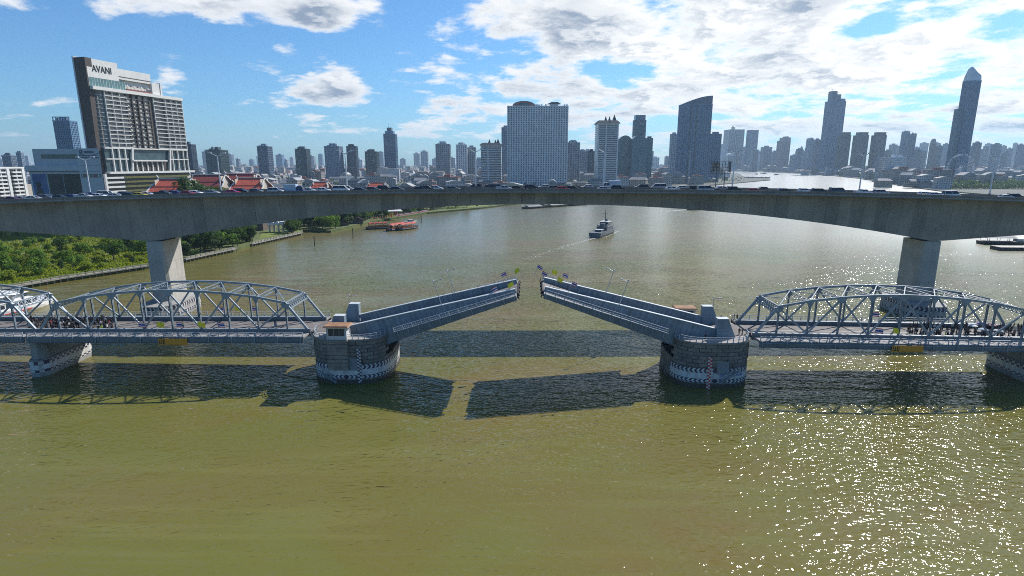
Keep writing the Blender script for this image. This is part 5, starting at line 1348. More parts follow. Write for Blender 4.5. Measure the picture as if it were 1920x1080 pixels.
for wdt, kd in [(5.4, 'w'), (5.4, 'w'), (5.4, 'w'), (4.6, 'd'), (4.6, 'd'), (4.6, 'd'), (4.6, 'd'), (3.0, 'slot'), (5.2, 'w'), (5.2, 'n'), (5.0, 'w'), (5.0, 'w'), (5.0, 'w')]:
    slots.append((xb, min(xb+wdt, HL_-.3), kd)); xb += wdt
sc_ = (HL_-.5-9)/(xb-9); slots = [(9+(a-9)*sc_, 9+(c-9)*sc_, k) for a, c, k in slots]
for fi, z in enumerate(floors):
    a = slots[0][0]
    runs = [(9.0, slots[2][1]), (slots[8][0], HL_)]
    for (xa, xc) in runs: HPa('floor_slab', MB().box(xa, xc, -.75, .9, z-.22, z+.32), hot_w)
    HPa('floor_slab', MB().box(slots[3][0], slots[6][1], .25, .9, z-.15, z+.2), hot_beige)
    # rounded glass corner
    cor = MB(); N = 5; pl = []
    for k in range(N+1):
        t = k/N; pl.append((9-9.3*math.sin(t*math.pi/2), .3 + 5.5*(1-math.cos(t*math.pi/2))))
    pl2 = pl + [(9, 5.8)]
    cor.prism([(x, y) for x, y in pl2][::-1], z+.33, z+2.86) if False else cor.frustum([(x, y, z+.33) for x, y in pl2][::-1], [(x, y, z+2.86) for x, y in pl2][::-1])
    HPa('corner_glazing', cor, hot_glass)
    lp = [(x-.25, y-.25) for x, y in pl] + [(9, 5.8)]
    HPa('corner_slab', MB().frustum([(x, y, z-.18) for x, y in lp][::-1], [(x, y, z+.32) for x, y in lp][::-1]), mat('corner_band', (.30, .31, .32), .6))
    if fi == len(floors)-1: continue
    for (xa, xc, kd) in slots:
        if kd == 'slot': continue
        y0 = .55 if kd == 'w' else .86
        m_ = hot_pane if rnd.random() < .55 else curt
        if kd == 'n': m_ = hot_pane
        HPa('window', MB().box(xa+.35, xc-.35, y0, .905, z+.4, z+2.75), m_)
        if kd == 'w':
            HPa('balcony_rail', MB().box(xa+.2, xc-.2, -.72, -.66, z+.33, z+1.25), mat('balcony_glass', (.11, .12, .125), .15))
            HPa('curtain', MB().box(xa+.5, xa+.5+rnd.uniform(.6, 2.2), y0-.04, y0-.005, z+.4, z+2.7), curt)
        if kd == 'd': HPa('air_unit', MB().box(xa+1.4, xa+2.4, .45, .85, z+.45, z+1.2), hot_w)
for i, (xa, xc, kd) in enumerate(slots):
    if kd == 'w': HPa('facade_fin', MB().box(xa-.14, xa+.14, -.82, .9, 61.2, 101.8), hot_w)
    if kd == 'd': HPa('facade_fin', MB().box(xa-.3, xa+.3, -.1, .9, 61.2, 101.5), hot_brown)
    if kd == 'slot': HPa('dark_slot', MB().box(xa, xc, .3, .9, 61.2, 101.5), hot_brown)
HPa('facade_fin', MB().box(HL_-.25, HL_+.2, -.82, .9, 61.2, 101.8), hot_w)
HPa('cornice', MB().box(-.2, HL_+.6, -1.5, T, 101.85, 104.2), hot_w)
HPa('terrace_glazing', MB().box(-.2, 30, 1.2, 4, 104.2, 110.3), mat('teal_glass', (.09, .20, .21), .1, 0, .2, .25))
for k in range(14): HPa('mullion', MB().box(k*2.3-.2, k*2.3, 1.1, 1.22, 104.2, 110.3), hot_w)
HPa('roof_wall', MB().box(-.3, 58, 3.4, T-.1, 104.2, 112), hot_w)
HPa('name_wall', MB().box(-.4, 25, 1.1, T-.2, 110.35, 123.2), hot_w)
HPa('name_wall', MB().box(25.02, 55, 1.4, T-.2, 112.02, 119.6), hot_w)
HPa('wall_groove', MB().box(18, 55, 1.3, 1.42, 113.6, 114.2), hot_brown)
HPa('roof_wall', MB().box(55.02, 63, 1.0, T-.2, 104.2, 113.2), hot_w)
HPa('roof_wall_end', MB().box(63.02, 64.5, .6, T-.2, 104.2, 114.0), hot_w)
HPa('roof_garden', MB().box(31, 54, 1.2, 3.2, 104.22, 105.6), mat('terrace_red', (.22, .06, .05), .8, 0, .4, .5))
for k in range(7):
    x = 32 + k*3.2
    HPa('parasol', MB().frustum([(x-1.2, .4, 107.6), (x+1.2, .4, 107.6), (x+1.2, 2.6, 107.6), (x-1.2, 2.6, 107.6)], [(x-.1, 1.4, 108.4), (x+.1, 1.4, 108.4), (x+.1, 1.6, 108.4), (x-.1, 1.6, 108.4)]), (hot_w, hot_brown)[k % 2])
    HPa('parasol_pole', MB().box(x-.06, x+.06, 1.44, 1.56, 105.6, 107.6), hot_brown)
# name letters
def text_mesh(s, size, ext, name):
    cu = bpy.data.curves.new(name, 'FONT'); cu.body = s; cu.size = size; cu.extrude = ext; cu.align_x = 'LEFT'
    t = bpy.data.objects.new(name, cu); me = bpy.data.meshes.new_from_object(t); bpy.data.objects.remove(t); me.name = name; return me
tm_ = text_mesh('AVANI', 6.6, .12, 'name_letters'); tm_.materials.append(black_m)
o = link('name_letters', tm_, ht, (3.5, .98, 114.5)); o.rotation_euler = (R(90), 0, 0); o.scale = (.82, 1, 1)
# double-height floors and podium
HPa('lobby_glazing', MB().box(3, HL_-.2, .6, T, 43.6, 61.2), hot_glass)
for xa in (9, 14.5, 20): HPa('lobby_column', MB().box(xa-.4, xa+.4, -.7, .6, 43.6, 61.2), hot_w)
for xa in (66, 72, 78, HL_-.5): HPa('lobby_column', MB().box(xa-.3, xa+.3, -.7, .6, 43.6, 61.2), hot_w)
for zz_ in (52.5,): HPa('lobby_band', MB().box(3, 22, -.75, .6, zz_, zz_+.8), hot_w); HPa('lobby_band', MB().box(62, HL_, -.75, .6, zz_, zz_+.8), hot_w)
HPa('slanted_column', MB().beam((24, -.9, 43.6), (26.5, -.9, 61.2), 1.0, 1.3, (1, 0, 0)), hot_w); HPa('slanted_column', MB().beam((61, -.9, 43.6), (63.5, -.9, 61.2), 1.0, 1.3, (1, 0, 0)), hot_w)
HPa('terrace_slab', MB().box(25, 58, -2.2, .6, 51.2, 52.3), hot_w)
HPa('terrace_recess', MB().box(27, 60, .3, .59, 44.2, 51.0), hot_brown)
for k in range(6): HPa('terrace_column', MB().box(29+k*5, 29.7+k*5, -.6, .28, 43.6, 51.2), hot_w)
HPa('belt_slab', MB().box(2, HL_+3, -3.2, 2, 42.0, 43.55), hot_w)
HPa('lobby_head', MB().box(3, HL_, -.85, .6, 60.4, 61.25), hot_w)
HPa('podium_core', MB().box(-2, HL_+.5, -1.5, T+2, 0, 42), mat('podium_dark', (.05, .052, .05), .8))
green_m = mat('planter_green', (.09, .10, .02), .9, 0, .5, .6, col2=(.16, .14, .035))
for k in range(7):
    z = 18 + k*3.4; HPa('podium_band', MB().box(-2.3, HL_+1-k*.2, -2.8, -1.52, z, z+1.35), hot_w if k > 1 else conc_l)
    HPa('planter', MB().box(14, HL_-4, -3.05, -2.82, z+.2, z+1.5), green_m)
HPa('podium_column', MB().box(-2.6, -1.2, -3.0, -1.5, 0, 42), hot_w)

# ------------------------------------------------------------------ the mall
mall_w = mat('mall_panel', (.40, .43, .50), .6, 0, .06, .12); mall_d = mat('mall_line', (.03, .035, .06), .6)
MX0, MX1 = at(52, 330, 398).x, at(193, 330, 398).x; MZ = at(100, 279, 398).z
ml = empty('mall', (MX0, 398, 0)); tag(ml, 'blue grey riverside mall with billboards left of the hotel', 'mall'); MW = MX1-MX0
def MPa(nm, mb, m_): return mb.build(nm, m_, ml)
def mplan(xa, xc, ya, yb): return [(xa, ya), (xc, ya), (max(xa+1, xc-.76*(yb-ya)), yb), (xa, yb)]
MPa('main_block', MB().prism(mplan(0, MW*.70, 1.5, 26), 0, at(90, 322, 398).z), mall_w)
z1 = at(90, 322, 398).z
MPa('upper_block', MB().prism(mplan(-1.5, MW*.70, .5, 26), z1, z1+4.2), mall_w)
MPa('roof_block', MB().prism(mplan(3.5, MW*.70, 3, 26), z1+4.2, MZ), mall_w)
MPa('sign_tower', MB().prism(mplan(MW*.70+.05, MW, -.4, 16), 0, MZ+.3), mall_w)
MPa('roof_opening', MB().box(9, MW*.66, 2.9, 3.02, MZ-6.5, MZ-3.6), hot_glass)
MPa('roof_slot', MB().box(-1.4, MW*.70, .42, .52, z1+.1, z1+.55), mall_d)
for zz_ in (z1+.2, z1+4.3, MZ-4.5): MPa('panel_joint', MB().box(MW*.73, MW*.98, -.43, -.38, zz_, zz_+.22), mall_d)
pc_ = [mat('poster_blue', (.035, .075, .22), .6, 0, .3, .12, col2=(.10, .17, .33)), mat('poster_dark', (.02, .028, .03), .6, 0, .3, .10, col2=(.055, .06, .045)), mat('poster_green', (.03, .036, .025), .6, 0, .3, .10, col2=(.015, .018, .016))]
for a, c, m_ in ((.03, .22, pc_[0]), (.24, .44, pc_[1]), (.45, .68, pc_[2])): MPa('billboard', MB().box(MW*a, MW*c, 1.3, 1.48, 8, z1-1.5), m_)
pz = z1-1.5
MPa('billboard_figure', MB().lathe([(.3, 0), (1.6, .8), (2.0, 2.2), (1.7, 3.6), (.4, 4.4)], 10, (MW*.10, 1.9, pz-9.5)), pc_[1])
MPa('billboard_figure', MB().frustum([(MW*.05, 1.2, pz-16), (MW*.19, 1.2, pz-16), (MW*.19, 1.28, pz-16), (MW*.05, 1.28, pz-16)], [(MW*.075, 1.2, pz-9.5), (MW*.13, 1.2, pz-9.5), (MW*.13, 1.28, pz-9.5), (MW*.075, 1.28, pz-9.5)]), pc_[1])
for r_ in range(3):
    for c_ in range(5): MPa('wall_opening', MB().box(MW*.035+c_*1.9, MW*.035+c_*1.9+1.2, 1.25, 1.29, 17+r_*2.6, 18.6+r_*2.6), mall_w)
MPa('ribbon_window', MB().box(MW*.72, MW*.98, -.45, -.4, at(170, 330, 398).z-1, at(170, 326, 398).z), hot_glass)
for k in range(6): MPa('window_display', MB().box(MW*.73+k*2.2, MW*.73+k*2.2+.9, -.5, -.455, at(170, 330, 398).z-.6, at(170, 327, 398).z), (curt, MATS['canopy_red'], hot_w)[k % 3])
for nm, s_, x, z, sz, sx in (('logo_letter', 'R', MW*.735, MZ-4.1, 5.0, 1.0), ('logo_letters', 'IVERSIDE', MW*.735+3.4, MZ-2.9, 2.1, .85)):
    t_ = text_mesh(s_, sz, .1, nm); t_.materials.append(mat('logo_blue', (.015, .03, .12), .5)); o = link(nm, t_, ml, (x, -.52, z)); o.rotation_euler = (R(90), 0, 0); o.scale = (sx, 1, 1)
m = MB()
for k in range(10):
    a, c = k/10, (k+1)/10; f = lambda t: (MW*.73 + 13*t, -.5, MZ-4.3-1.0*math.sin(t*math.pi)+1.2*t)
    m.beam(f(a), f(c), .1, .35)
m.build('logo_swoosh', MATS['logo_blue'], ml)
MPa('sign_bar', MB().box(MW*.715, MW*.985, -.5, -.42, MZ-6.2, MZ-5.6), mall_d)

# ------------------------------------------------------------------ red tiled roofs beyond the bridge
tile = mat('red_roof_tile', (.52, .10, .055), .7, 0, .2, .5); tile_d = mat('maroon_roof_tile', (.24, .045, .035), .7, 0, .2, .5)
def thai_roof(px0, px1, yr, ye, Y, label, m_=tile, dark=False, tiers=2):
    a, c = at(px0, yr, Y), at(px1, yr, Y); ze = at(px0, ye, Y).z; W = c.x-a.x; h = a.z-ze; o = empty('temple_roof_hall', (a.x, Y, 0)); tag(o, label, 'hall', 'red roofed resort halls')
    D = h*1.35
    for k in range(tiers):
        f = k*.0; xa, xc = -k*W*.07, W+k*W*.07; z0 = a.z - k*h*.42; y_in = k*D*.42; z2 = z0 - h*(.5 if tiers > 1 else 1)
        for sg in (-1, 1):
            m = MB(); ya, yb = y_in*sg, (y_in + D*.55 if tiers > 1 else D)*sg
            vs = [(xa, ya, z0), (xc, ya, z0), (xc + W*.04, yb, z2), (xa - W*.04, yb, z2)]
            vs2 = [(x, y, z-.5) for x, y, z in vs]; m.add(vs + vs2, [(0, 1, 2, 3), (7, 6, 5, 4), (0, 4, 5, 1), (1, 5, 6, 2), (2, 6, 7, 3), (3, 7, 4, 0)])
            m.build('roof_slope', m_, o)
            for xx, x2 in ((xa, xa-W*.04), (xc, xc+W*.04)): MB().beam((xx, ya, z0+.2), (x2, yb, z2+.2), .7, .6).build('gable_trim', hot_w, o)
    MB().box(-.3, W+.3, -.4, .4, a.z, a.z+.6).build('ridge', hot_w, o)
    for x in (-.2, W+.2): MB().beam((x, 0, a.z), (x + (1 if x > 0 else -1)*1.2, 0, a.z+2.2), .4, .4).build('finial', hot_w, o)
    for x in (.6, W-.6): MB().slab([(x-.2, ze), (x+.2, ze), (x+.2, a.z-.6), (x-.2, a.z-.6)], -D*.5, D*.5).build('gable', mat('gable_plaster', (.45, .40, .33), .8), o)
    MB().box(0, W, -D*.8, D*.8, 0, ze).build('wall', mat('hall_wall', (.12, .09, .075), .8, 0, .2, .2), o)
thai_roof(298, 358, 335, 362, 360, 'red two tier tiled roof in front of the hotel')
thai_roof(358, 422, 328, 352, 430, 'dark maroon tiled roof left of the red roofs', tile_d)
thai_roof(424, 482, 326, 345, 450, 'maroon tiled roof with white ridge behind the front red roof', tile_d)
thai_roof(446, 496, 334, 359, 425, 'bright red two tier roof, largest of the group')
thai_roof(588, 615, 341, 354, 580, 'small red roof left of the round lamp group')
thai_roof(692, 722, 342, 353, 640, 'small red roof rightmost of the resort halls')
for k, (px, Y, s_) in enumerate([(372, 345, 1.5), (352, 352, 1.3), (380, 350, 1.4), (405, 372, 1.2), (1230, 1000, 1.6), (1195, 230, 0)]):
    if s_ == 0: continue
    p = at(px, 366, Y); tree(p.x, Y, 4, s_*1.8, z=at(px, 340, Y).z-12*s_*1.8, where='rising between the red roofs') if Y < 500 else None

# ------------------------------------------------------------------ skyline
FAC = {}
def fmat(nm, c, r=.6, v=.08): return mat('facade_'+nm, c, r, 0, v, .05)
glassm = {k: mat('glazing_'+k, c, .15, 0, .25, .05) for k, c in dict(navy=(.03, .05, .085), teal=(.05, .11, .13), grey=(.07, .085, .10), green=(.04, .065, .065), sky=(.09, .15, .23), brown=(.07, .06, .055)).items()}
wallm = {k: fmat(k, c) for k, c in dict(white=(.68, .69, .70), pale=(.42, .46, .50), grey=(.19, .25, .33), dark=(.05, .075, .11), blue=(.10, .20, .33), teal=(.075, .20, .24), cream=(.42, .39, .35), green=(.05, .085, .095), pink=(.30, .24, .24)).items()}
def tower(name, label, x0, x1, yt, D, wall='pale', glass='navy', fh=3.4, bays=8, style='grid', foot=None, cat='tower', base=LZ, roof='plain', group=None, yshade=False):
    xm = (x0+x1)/2; side = xm < 960
    wpx = (x1-x0)/F; lat = abs((xm-960)/F)
    full = at(x1, 320, D).x - at(x0, 320, D).x
    Fd = foot if foot else full*.75
    for _ in range(8):
        if side: XA, XB = at(x0, 320, D).x, at(x1, 320, D+Fd).x
        else: XA, XB = at(x0, 320, D+Fd).x, at(x1, 320, D).x
        if XB - XA > full*.62: break
        Fd *= .75
    W = XB-XA; H = at(xm, yt, D).z - base
    o = empty(name, (XA, D, base)); tag(o, label, cat, group)
    wm, gm_ = wallm[wall], glassm[glass]
    MB().box(0, W, 0, Fd, 0, H).build('glazing', gm_, o)
    if D > 1250 and fh < 4.5: fh *= 1.45
    nf = max(3, int(H/fh)); fh_ = H/nf; sb = max(2, int(bays*Fd/W))
    if style in ('grid', 'bands'):
        m = MB(); t = fh_*(.36 if style == 'grid' else .42); e = .45
        for k in range(nf+1):
            z = min(H-.05, k*fh_); m.box(-e, W+e, -e, Fd+e, max(0, z-t/2), min(H+.3, z+t/2))
        tag(m.build('floor_bands', wm, o), kind='stuff')
    if style in ('grid', 'fins'):
        m = MB(); e = .6 if style == 'grid' else .5; bw = W/bays; t = bw*(.48 if style == 'grid' else .2)
        for k in range(bays+1):
            x = k*bw; m.box(max(-e, x-t/2), min(W+e, x+t/2), -e, -e+.5, 0, H); 
        bw = Fd/sb; t = bw*(.42 if style == 'grid' else .16)
        for k in range(sb+1):
            y = k*bw
            m.box(W+e-.5, W+e, max(-e+.51, y-t/2), min(Fd+e, y+t/2), 0, H); m.box(-e, -e+.5, max(-e+.51, y-t/2), min(Fd+e, y+t/2), 0, H)
        tag(m.build('wall_piers', wm, o), kind='stuff')
    if style == 'fins':
        m = MB()
        for k in range(0, nf+1, 1):
            z = k*fh_; m.box(-.3, W+.3, -.3, Fd+.3, max(0, z-.35), min(H, z+.35))
        tag(m.build('floor_bands', wm, o), kind='stuff')
    if style != 'plain' and D < 2800:
        for mm_, fr2 in ((curt, .07 if D < 1700 else .02), (glassm['sky'], .10)):
            m = MB(); bw = W/bays
            for k in range(nf):
                for q in range(bays):
                    if rnd.random() < fr2: m.box(q*bw+bw*.15, q*bw+bw*.85, -.2, -.02, k*fh_+fh_*.2, k*fh_+fh_*.85)
            if m.v: tag(m.build('window_panes', mm_, o), kind='stuff')
    MB().box(-.8, W+.8, -.8, Fd+.8, H+.31, H+1.8).build('roof_parapet', wm, o)
    if D < 2800:
        for q in range(3):
            xa = W*(.1+.28*q) + rnd.uniform(0, W*.08); MB().box(xa, xa+W*rnd.uniform(.05, .12), Fd*.15, Fd*.4, H+1.8, H+1.8+rnd.uniform(1.5, 5)).build('roof_unit', rnd.choice([wm, wallm['dark'], wallm['pale']]), o)
    if roof == 'plain':
        MB().box(W*.25, W*.7, Fd*.3, Fd*.7, H+1.8, H+1.8+W*.13+2).build('lift_house', wm, o)
    return o, W, Fd, H, wm, gm_
def T_(*a, **k): return tower(*a, **k)
# left group
o, W, Fd, H, wm, g_ = T_('condo_tower', 'blue grey condominium tower behind the mall', 115, 158, 228, 880, 'blue', 'navy', 3.2, 9, 'grid')
for k in range(7): MB().box(W*k/6-.5, W*k/6+.5, -.4, .6, H+1.8, H+6).build('roof_frame', wm, o)
MB().box(-.8, W+.8, -.4, .6, H+6, H+7.2).build('roof_frame', wm, o)
T_('apartment_block', 'grey ribbed tower behind the white flats at the left edge', 8, 34, 292, 1250, 'grey', 'grey', 3.2, 7, 'fins')
T_('apartment_block', 'slim grey tower with a roof stub beside the mall', 36, 49, 287, 1350, 'grey', 'grey', 3.2, 3, 'grid')
za = at(20, 316, 465).z
o = empty('apartment_block', (-404, 436, LZ), (0, 0, R(90))); tag(o, 'white balcony flats at the left edge of the photo', 'apartments'); wm = wallm['white']
MB().box(0, 44, .6, 14, 0, za-LZ).build('wall', wm, o)
MB().box(-.3, 44.3, -.9, 14.3, za-LZ, za-LZ+1.2).build('roof_parapet', wm, o)
for xa in (3, 17.5, 32):
    MB().box(xa, xa+9.5, .4, .62, 0, za-LZ-1.2).build('balcony_recess', glassm['brown'], o)
    k = za-LZ-3.6
    while k > za-LZ-26:
        MB().box(xa+.6, xa+8.9, -1.0, .38, k, k+1.25).build('balcony', wm, o); MB().box(xa+4.5, xa+5.0, -.6, .38, k+1.25, k+2.9).build('balcony_divider', wm, o); k -= 3.0
for xa in (0, 12.6, 27.1, 41.6): MB().box(xa, xa+2.3, -1.1, .58, 0, za-LZ-.1).build('wall_pier', wm, o)
MB().box(44.02, 58, 1.5, 13, 0, (za-LZ)*.7).build('side_wing', wallm['cream'], o)
T_('office_block', 'dark plain tower just right of the hotel', 343, 372, 272, 1050, 'dark', 'navy', 3.4, 7, 'fins')
T_('condo_tower', 'dark green grey wide tower behind the second street lamp', 389, 431, 282, 1250, 'green', 'green', 3.3, 9, 'fins')
o, *_ = T_('condo_tower', 'grey tower with pale ribs over the low town, left of the dark pair', 486, 514, 275, 1300, 'grey', 'navy', 3.3, 6, 'fins')
T_('condo_tower', 'dark flat topped tower left of the small domed block', 556, 584, 280, 1450, 'dark', 'green', 3.3, 6, 'fins')
T_('condo_tower', 'grey gridded tower, left one of the adjoining pair', 611, 645, 275, 1450, 'grey', 'navy', 3.3, 10, 'grid')
T_('condo_tower', 'dark slab tower, right one of the adjoining pair', 652, 673, 275, 1480, 'dark', 'navy', 3.3, 5, 'fins')
T_('condo_tower', 'short dark green square tower left of the slim stepped tower', 686, 712, 285, 1600, 'green', 'green', 3.3, 7, 'fins')
o, W, Fd, H, wm, g_ = T_('office_tower', 'slim blue stepped tower with twin antennas', 722, 747, 252, 1750, 'blue', 'navy', 3.6, 6, 'fins', roof='none')
MB().box(W*.12, W*.85, Fd*.1, Fd*.9, H+1.8, H+10).build('upper_step', wm, o); MB().box(W*.28, W*.68, Fd*.2, Fd*.8, H+10, H+20).build('upper_step', g_, o)
for f in (.38, .6): MB().cyl((W*f, Fd*.5, H+20), (W*f, Fd*.5, H+32), .5, .2, 5).build('antenna', metal_g, o)
T_('condo_tower', 'pale ribbed tower right of the slim stepped tower', 818, 846, 271, 1500, 'pale', 'grey', 3.3, 7, 'fins')
T_('condo_tower', 'pale gridded tower left of the dark striped one', 856, 877, 272, 1650, 'white', 'grey', 3.3, 5, 'grid')
T_('condo_tower', 'dark striped narrow tower beside the pale gridded one', 877, 893, 277, 1680, 'pale', 'navy', 3.3, 4, 'fins')
roofm_d = mat('dark_tile_roof', (.05, .06, .065), .7, 0, .15, .1)
def spired(o, W, Fd, H, n, hh):
    MB().frustum([(-3, -3, H+1.8), (W+3, -3, H+1.8), (W+3, Fd+3, H+1.8), (-3, Fd+3, H+1.8)], [(W*.06, Fd*.08, H+1.8+hh*.35), (W*.94, Fd*.08, H+1.8+hh*.35), (W*.94, Fd*.92, H+1.8+hh*.35), (W*.06, Fd*.92, H+1.8+hh*.35)]).build('roof', roofm_d, o)
    for f, s_ in n:
        w_ = W*.085*s_; x = W*f; MB().frustum([(x-w_, Fd*.2, H+1.8+hh*.34), (x+w_, Fd*.2, H+1.8+hh*.34), (x+w_, Fd*.2+2*w_, H+1.8+hh*.34), (x-w_, Fd*.2+2*w_, H+1.8+hh*.34)], [(x-.2, Fd*.2+w_, H+1.8+hh*(.5+.5*s_)), (x+.2, Fd*.2+w_, H+1.8+hh*(.5+.5*s_)), (x+.2, Fd*.2+w_+.4, H+1.8+hh*(.5+.5*s_)), (x-.2, Fd*.2+w_+.4, H+1.8+hh*(.5+.5*s_))]).build('roof_spire', roofm_d, o)
o, W, Fd, H, wm, g_ = T_('condo_tower', 'white banded tower with dark spired roof left of the great slab', 902, 940, 274, 1150, 'white', 'brown', 3.3, 4, 'bands', roof='none'); spired(o, W, Fd, H, ((.42, .8), (.72, .7), (.85, 1.0)), 13)
MB().box(W*.33, W*.38, -.9, -.4, 0, H).build('corner_pier', wm, o)
T_('condo_tower', 'grey tower edge behind the great slab', 941, 956, 240, 1400, 'grey', 'navy', 3.3, 4, 'grid')
o, W, Fd, H, wm, g_ = T_('condo_slab', 'huge white gridded condominium slab with a red dome on the roof', 952, 1063, 200, 1120, 'white', 'navy', 3.3, 24, 'grid', foot=26, roof='none')
m = MB(); N = 10; vs = []
for i in range(N+1):
    a = math.pi*i/N; vs += [(W*.27-W*.19*math.cos(a), 2, H+1.8+9*math.sin(a)), (W*.27-W*.19*math.cos(a), 18, H+1.8+9*math.sin(a))]
m.add(vs, [(2*i, 2*i+1, 2*i+3, 2*i+2) for i in range(N)] + [tuple(range(0, 2*N+2, 2))[::-1], tuple(range(1, 2*N+2, 2))]); m.build('roof_dome', mat('dome_red', (.34, .15, .12), .7), o)
MB().box(W*.2, W*.34, .5, 1.95, H+1.8, H+7).build('dome_window', glassm['teal'], o)
MB().frustum([(W*.66, 1, H+5.5), (W*.88, 1, H+5.5), (W*.88, 16, H+5.5), (W*.66, 16, H+5.5)], [(W*.73, 4, H+9), (W*.83, 4, H+9), (W*.83, 12, H+9), (W*.73, 12, H+9)]).build('roof_pavilion', roofm_d, o)
MB().box(W*.7, W*.84, 3, 14, H+1.8, H+5.5).build('roof_room', wm, o)
for f in (.47, .55, .62, .93, .97): MB().box(W*f, W*f+3, 4, 9, H+1.8, H+4.5+8*(f % .07)).build('roof_unit', wm, o)
T_('office_tower', 'dark glass tower with pale piers right of the great slab', 1062, 1086, 268, 1500, 'pale', 'navy', 3.4, 5, 'fins')
T_('condo_tower', 'pale stepped tower farther right of the great slab', 1084, 1100, 284, 1800, 'pale', 'grey', 3.4, 4, 'fins')
T_('condo_tower', 'dark short tower left of the white spired tower', 1101, 1114, 284, 1400, 'dark', 'navy', 3.4, 3, 'fins')
o, W, Fd, H, wm, g_ = T_('condo_tower', 'white banded tower with three dark roof spires', 1114, 1157, 233, 1060, 'white', 'navy', 3.3, 6, 'bands', roof='none'); spired(o, W, Fd, H, ((.4, .75), (.58, .7), (.82, 1.1)), 15)
for f in (.0, .38, .94): MB().box(W*f, W*f+2.2, -1.3, -.46, 0, H).build('wall_pier', wm, o)
o, W, Fd, H, wm, g_ = T_('glass_tower', 'teal curved top tower left of the tall teal one', 1157, 1181, 262, 1350, 'teal', 'teal', 3.5, 6, 'fins', roof='none')
def curved_top(o, W, Fd, H, hh, m_, skew=0.0, nm='curved_roof'):
    m = MB(); N = 10; vs = []
    for i in range(N+1):
        f = i/N; z = hh*(math.sin(math.pi*f)**.6 if skew == 0 else math.sin(math.pi/2*(1-(1-f)*1.0))**1.0*(1 if skew > 0 else 1))
        vs += [(W*f, 0, H+1.8), (W*f, 0, H+1.81+z), (W*f, Fd, H+1.8), (W*f, Fd, H+1.81+z)]
    m.add(vs, [(4*i, 4*i+4, 4*i+5, 4*i+1) for i in range(N)] + [(4*i+1, 4*i+5, 4*i+7, 4*i+3) for i in range(N)] + [(4*i+2, 4*i+3, 4*i+7, 4*i+6) for i in range(N)] + [(0, 1, 3, 2), (4*N, 4*N+2, 4*N+3, 4*N+1)])
    m.build(nm, m_, o)
curved_top(o, W, Fd, H, 8, g_)
o, W, Fd, H, wm, g_ = T_('glass_tower', 'teal glass tower with a clear crown, tallest of its cluster', 1183, 1207, 226, 1500, 'teal', 'teal', 3.5, 5, 'fins', roof='none')
MB().box(W*.05, W*.95, Fd*.05, Fd*.95, H+1.8, H+14).build('glass_crown', glassm['sky'], o)
o, W, Fd, H, wm, g_ = T_('condo_tower', 'teal grey broad tower in front of the tall teal one', 1180, 1209, 262, 1330, 'teal', 'teal', 3.4, 9, 'grid', roof='none'); curved_top(o, W, Fd, H, 8, g_)
T_('condo_tower', 'teal grey tower edge right of the teal cluster', 1207, 1221, 260, 1380, 'teal', 'teal', 3.4, 4, 'grid')
T_('condo_tower', 'pale tower left of the curved blue tower', 1253, 1267, 252, 1700, 'pale', 'grey', 3.4, 4, 'grid')
o, W, Fd, H, wm, g_ = T_('condo_tower', 'tall blue tower with a rising curved roof', 1266, 1327, 196, 1450, 'blue', 'navy', 3.3, 14, 'grid', foot=34, roof='none')
curved_top(o, W, Fd, H, 19, mat('curved_roof_blue', (.06, .11, .17), .3, 0, .15, .05), 1)
for f in (.27, .48): MB().box(W*f, W*f+1.6, -1.3, -.61, 0, H).build('shadow_strip', glassm['navy'], o)  # raised navy strips, a slot's shadow put into their colour
T_('condo_tower', 'blue grey tower tucked right of the curved blue tower', 1324, 1348, 252, 1500, 'blue', 'navy', 3.3, 6, 'grid')
# across the bend
o, W, Fd, H, wm, g_ = T_('domed_tower', 'pale stepped tower with a golden dome', 1352, 1390, 243, 3900, 'pale', 'grey', 4, 9, 'fins', roof='none')
MB().lathe([(12, 0), (12, 8), (13, 9), (12.5, 15), (9, 20), (4, 24), (.5, 27)], 14, (W*.42, Fd*.5, H+1.8)).build('dome', mat('gold_dome', (.50, .44, .28), .4), o)
MB().box(-W*.18, -.5, 0, Fd, 0, H*.66).build('stepped_wing', wm, o); MB().box(-W*.28, -W*.181, 0, Fd, 0, H*.42).build('stepped_wing', wm, o)
o, W, Fd, H, wm, g_ = T_('arched_block', 'white block with a rounded arched front below the domed tower', 1357, 1378, 292, 3650, 'white', 'grey', 4, 4, 'fins', roof='none'); curved_top(o, W, Fd, H, 14, wm)
T_('office_tower', 'plain blue grey tower right of the domed tower', 1394, 1416, 244, 3750, 'grey', 'sky', 4, 6, 'fins', roof='none')
T_('office_tower', 'twin stub topped hazy tower', 1423, 1444, 276, 3800, 'blue', 'navy', 4, 5, 'fins')
o, W, Fd, H, wm, g_ = T_('office_tower', 'brownish stepped hazy tower left of the tall ragged one', 1452, 1477, 264, 3600, 'pink', 'grey', 4, 6, 'fins', roof='none')
MB().box(W*.25, W, 0, Fd, H+1.8, H+20).build('upper_step', wm, o); MB().box(W*.5, W*.85, Fd*.2, Fd*.8, H+20, H+27).build('upper_step', wm, o)
o, W, Fd, H, wm, g_ = T_('office_tower', 'hazy tower with a pyramid tip', 1488, 1506, 283, 3500, 'blue', 'sky', 4, 5, 'fins', roof='none')
MB().frustum([(W*.3, 2, H+1.8), (W*.8, 2, H+1.8), (W*.8, Fd*.7, H+1.8), (W*.3, Fd*.7, H+1.8)], [(W*.53, Fd*.3, H+30), (W*.57, Fd*.3, H+30), (W*.57, Fd*.34, H+30), (W*.53, Fd*.34, H+30)]).build('roof', glassm['sky'], o)
o, W, Fd, H, wm, g_ = T_('office_tower', 'hazy round topped tower left of the tall ragged one', 1506, 1520, 262, 3300, 'grey', 'sky', 4, 4, 'fins', roof='none'); curved_top(o, W, Fd, H, 10, wm)
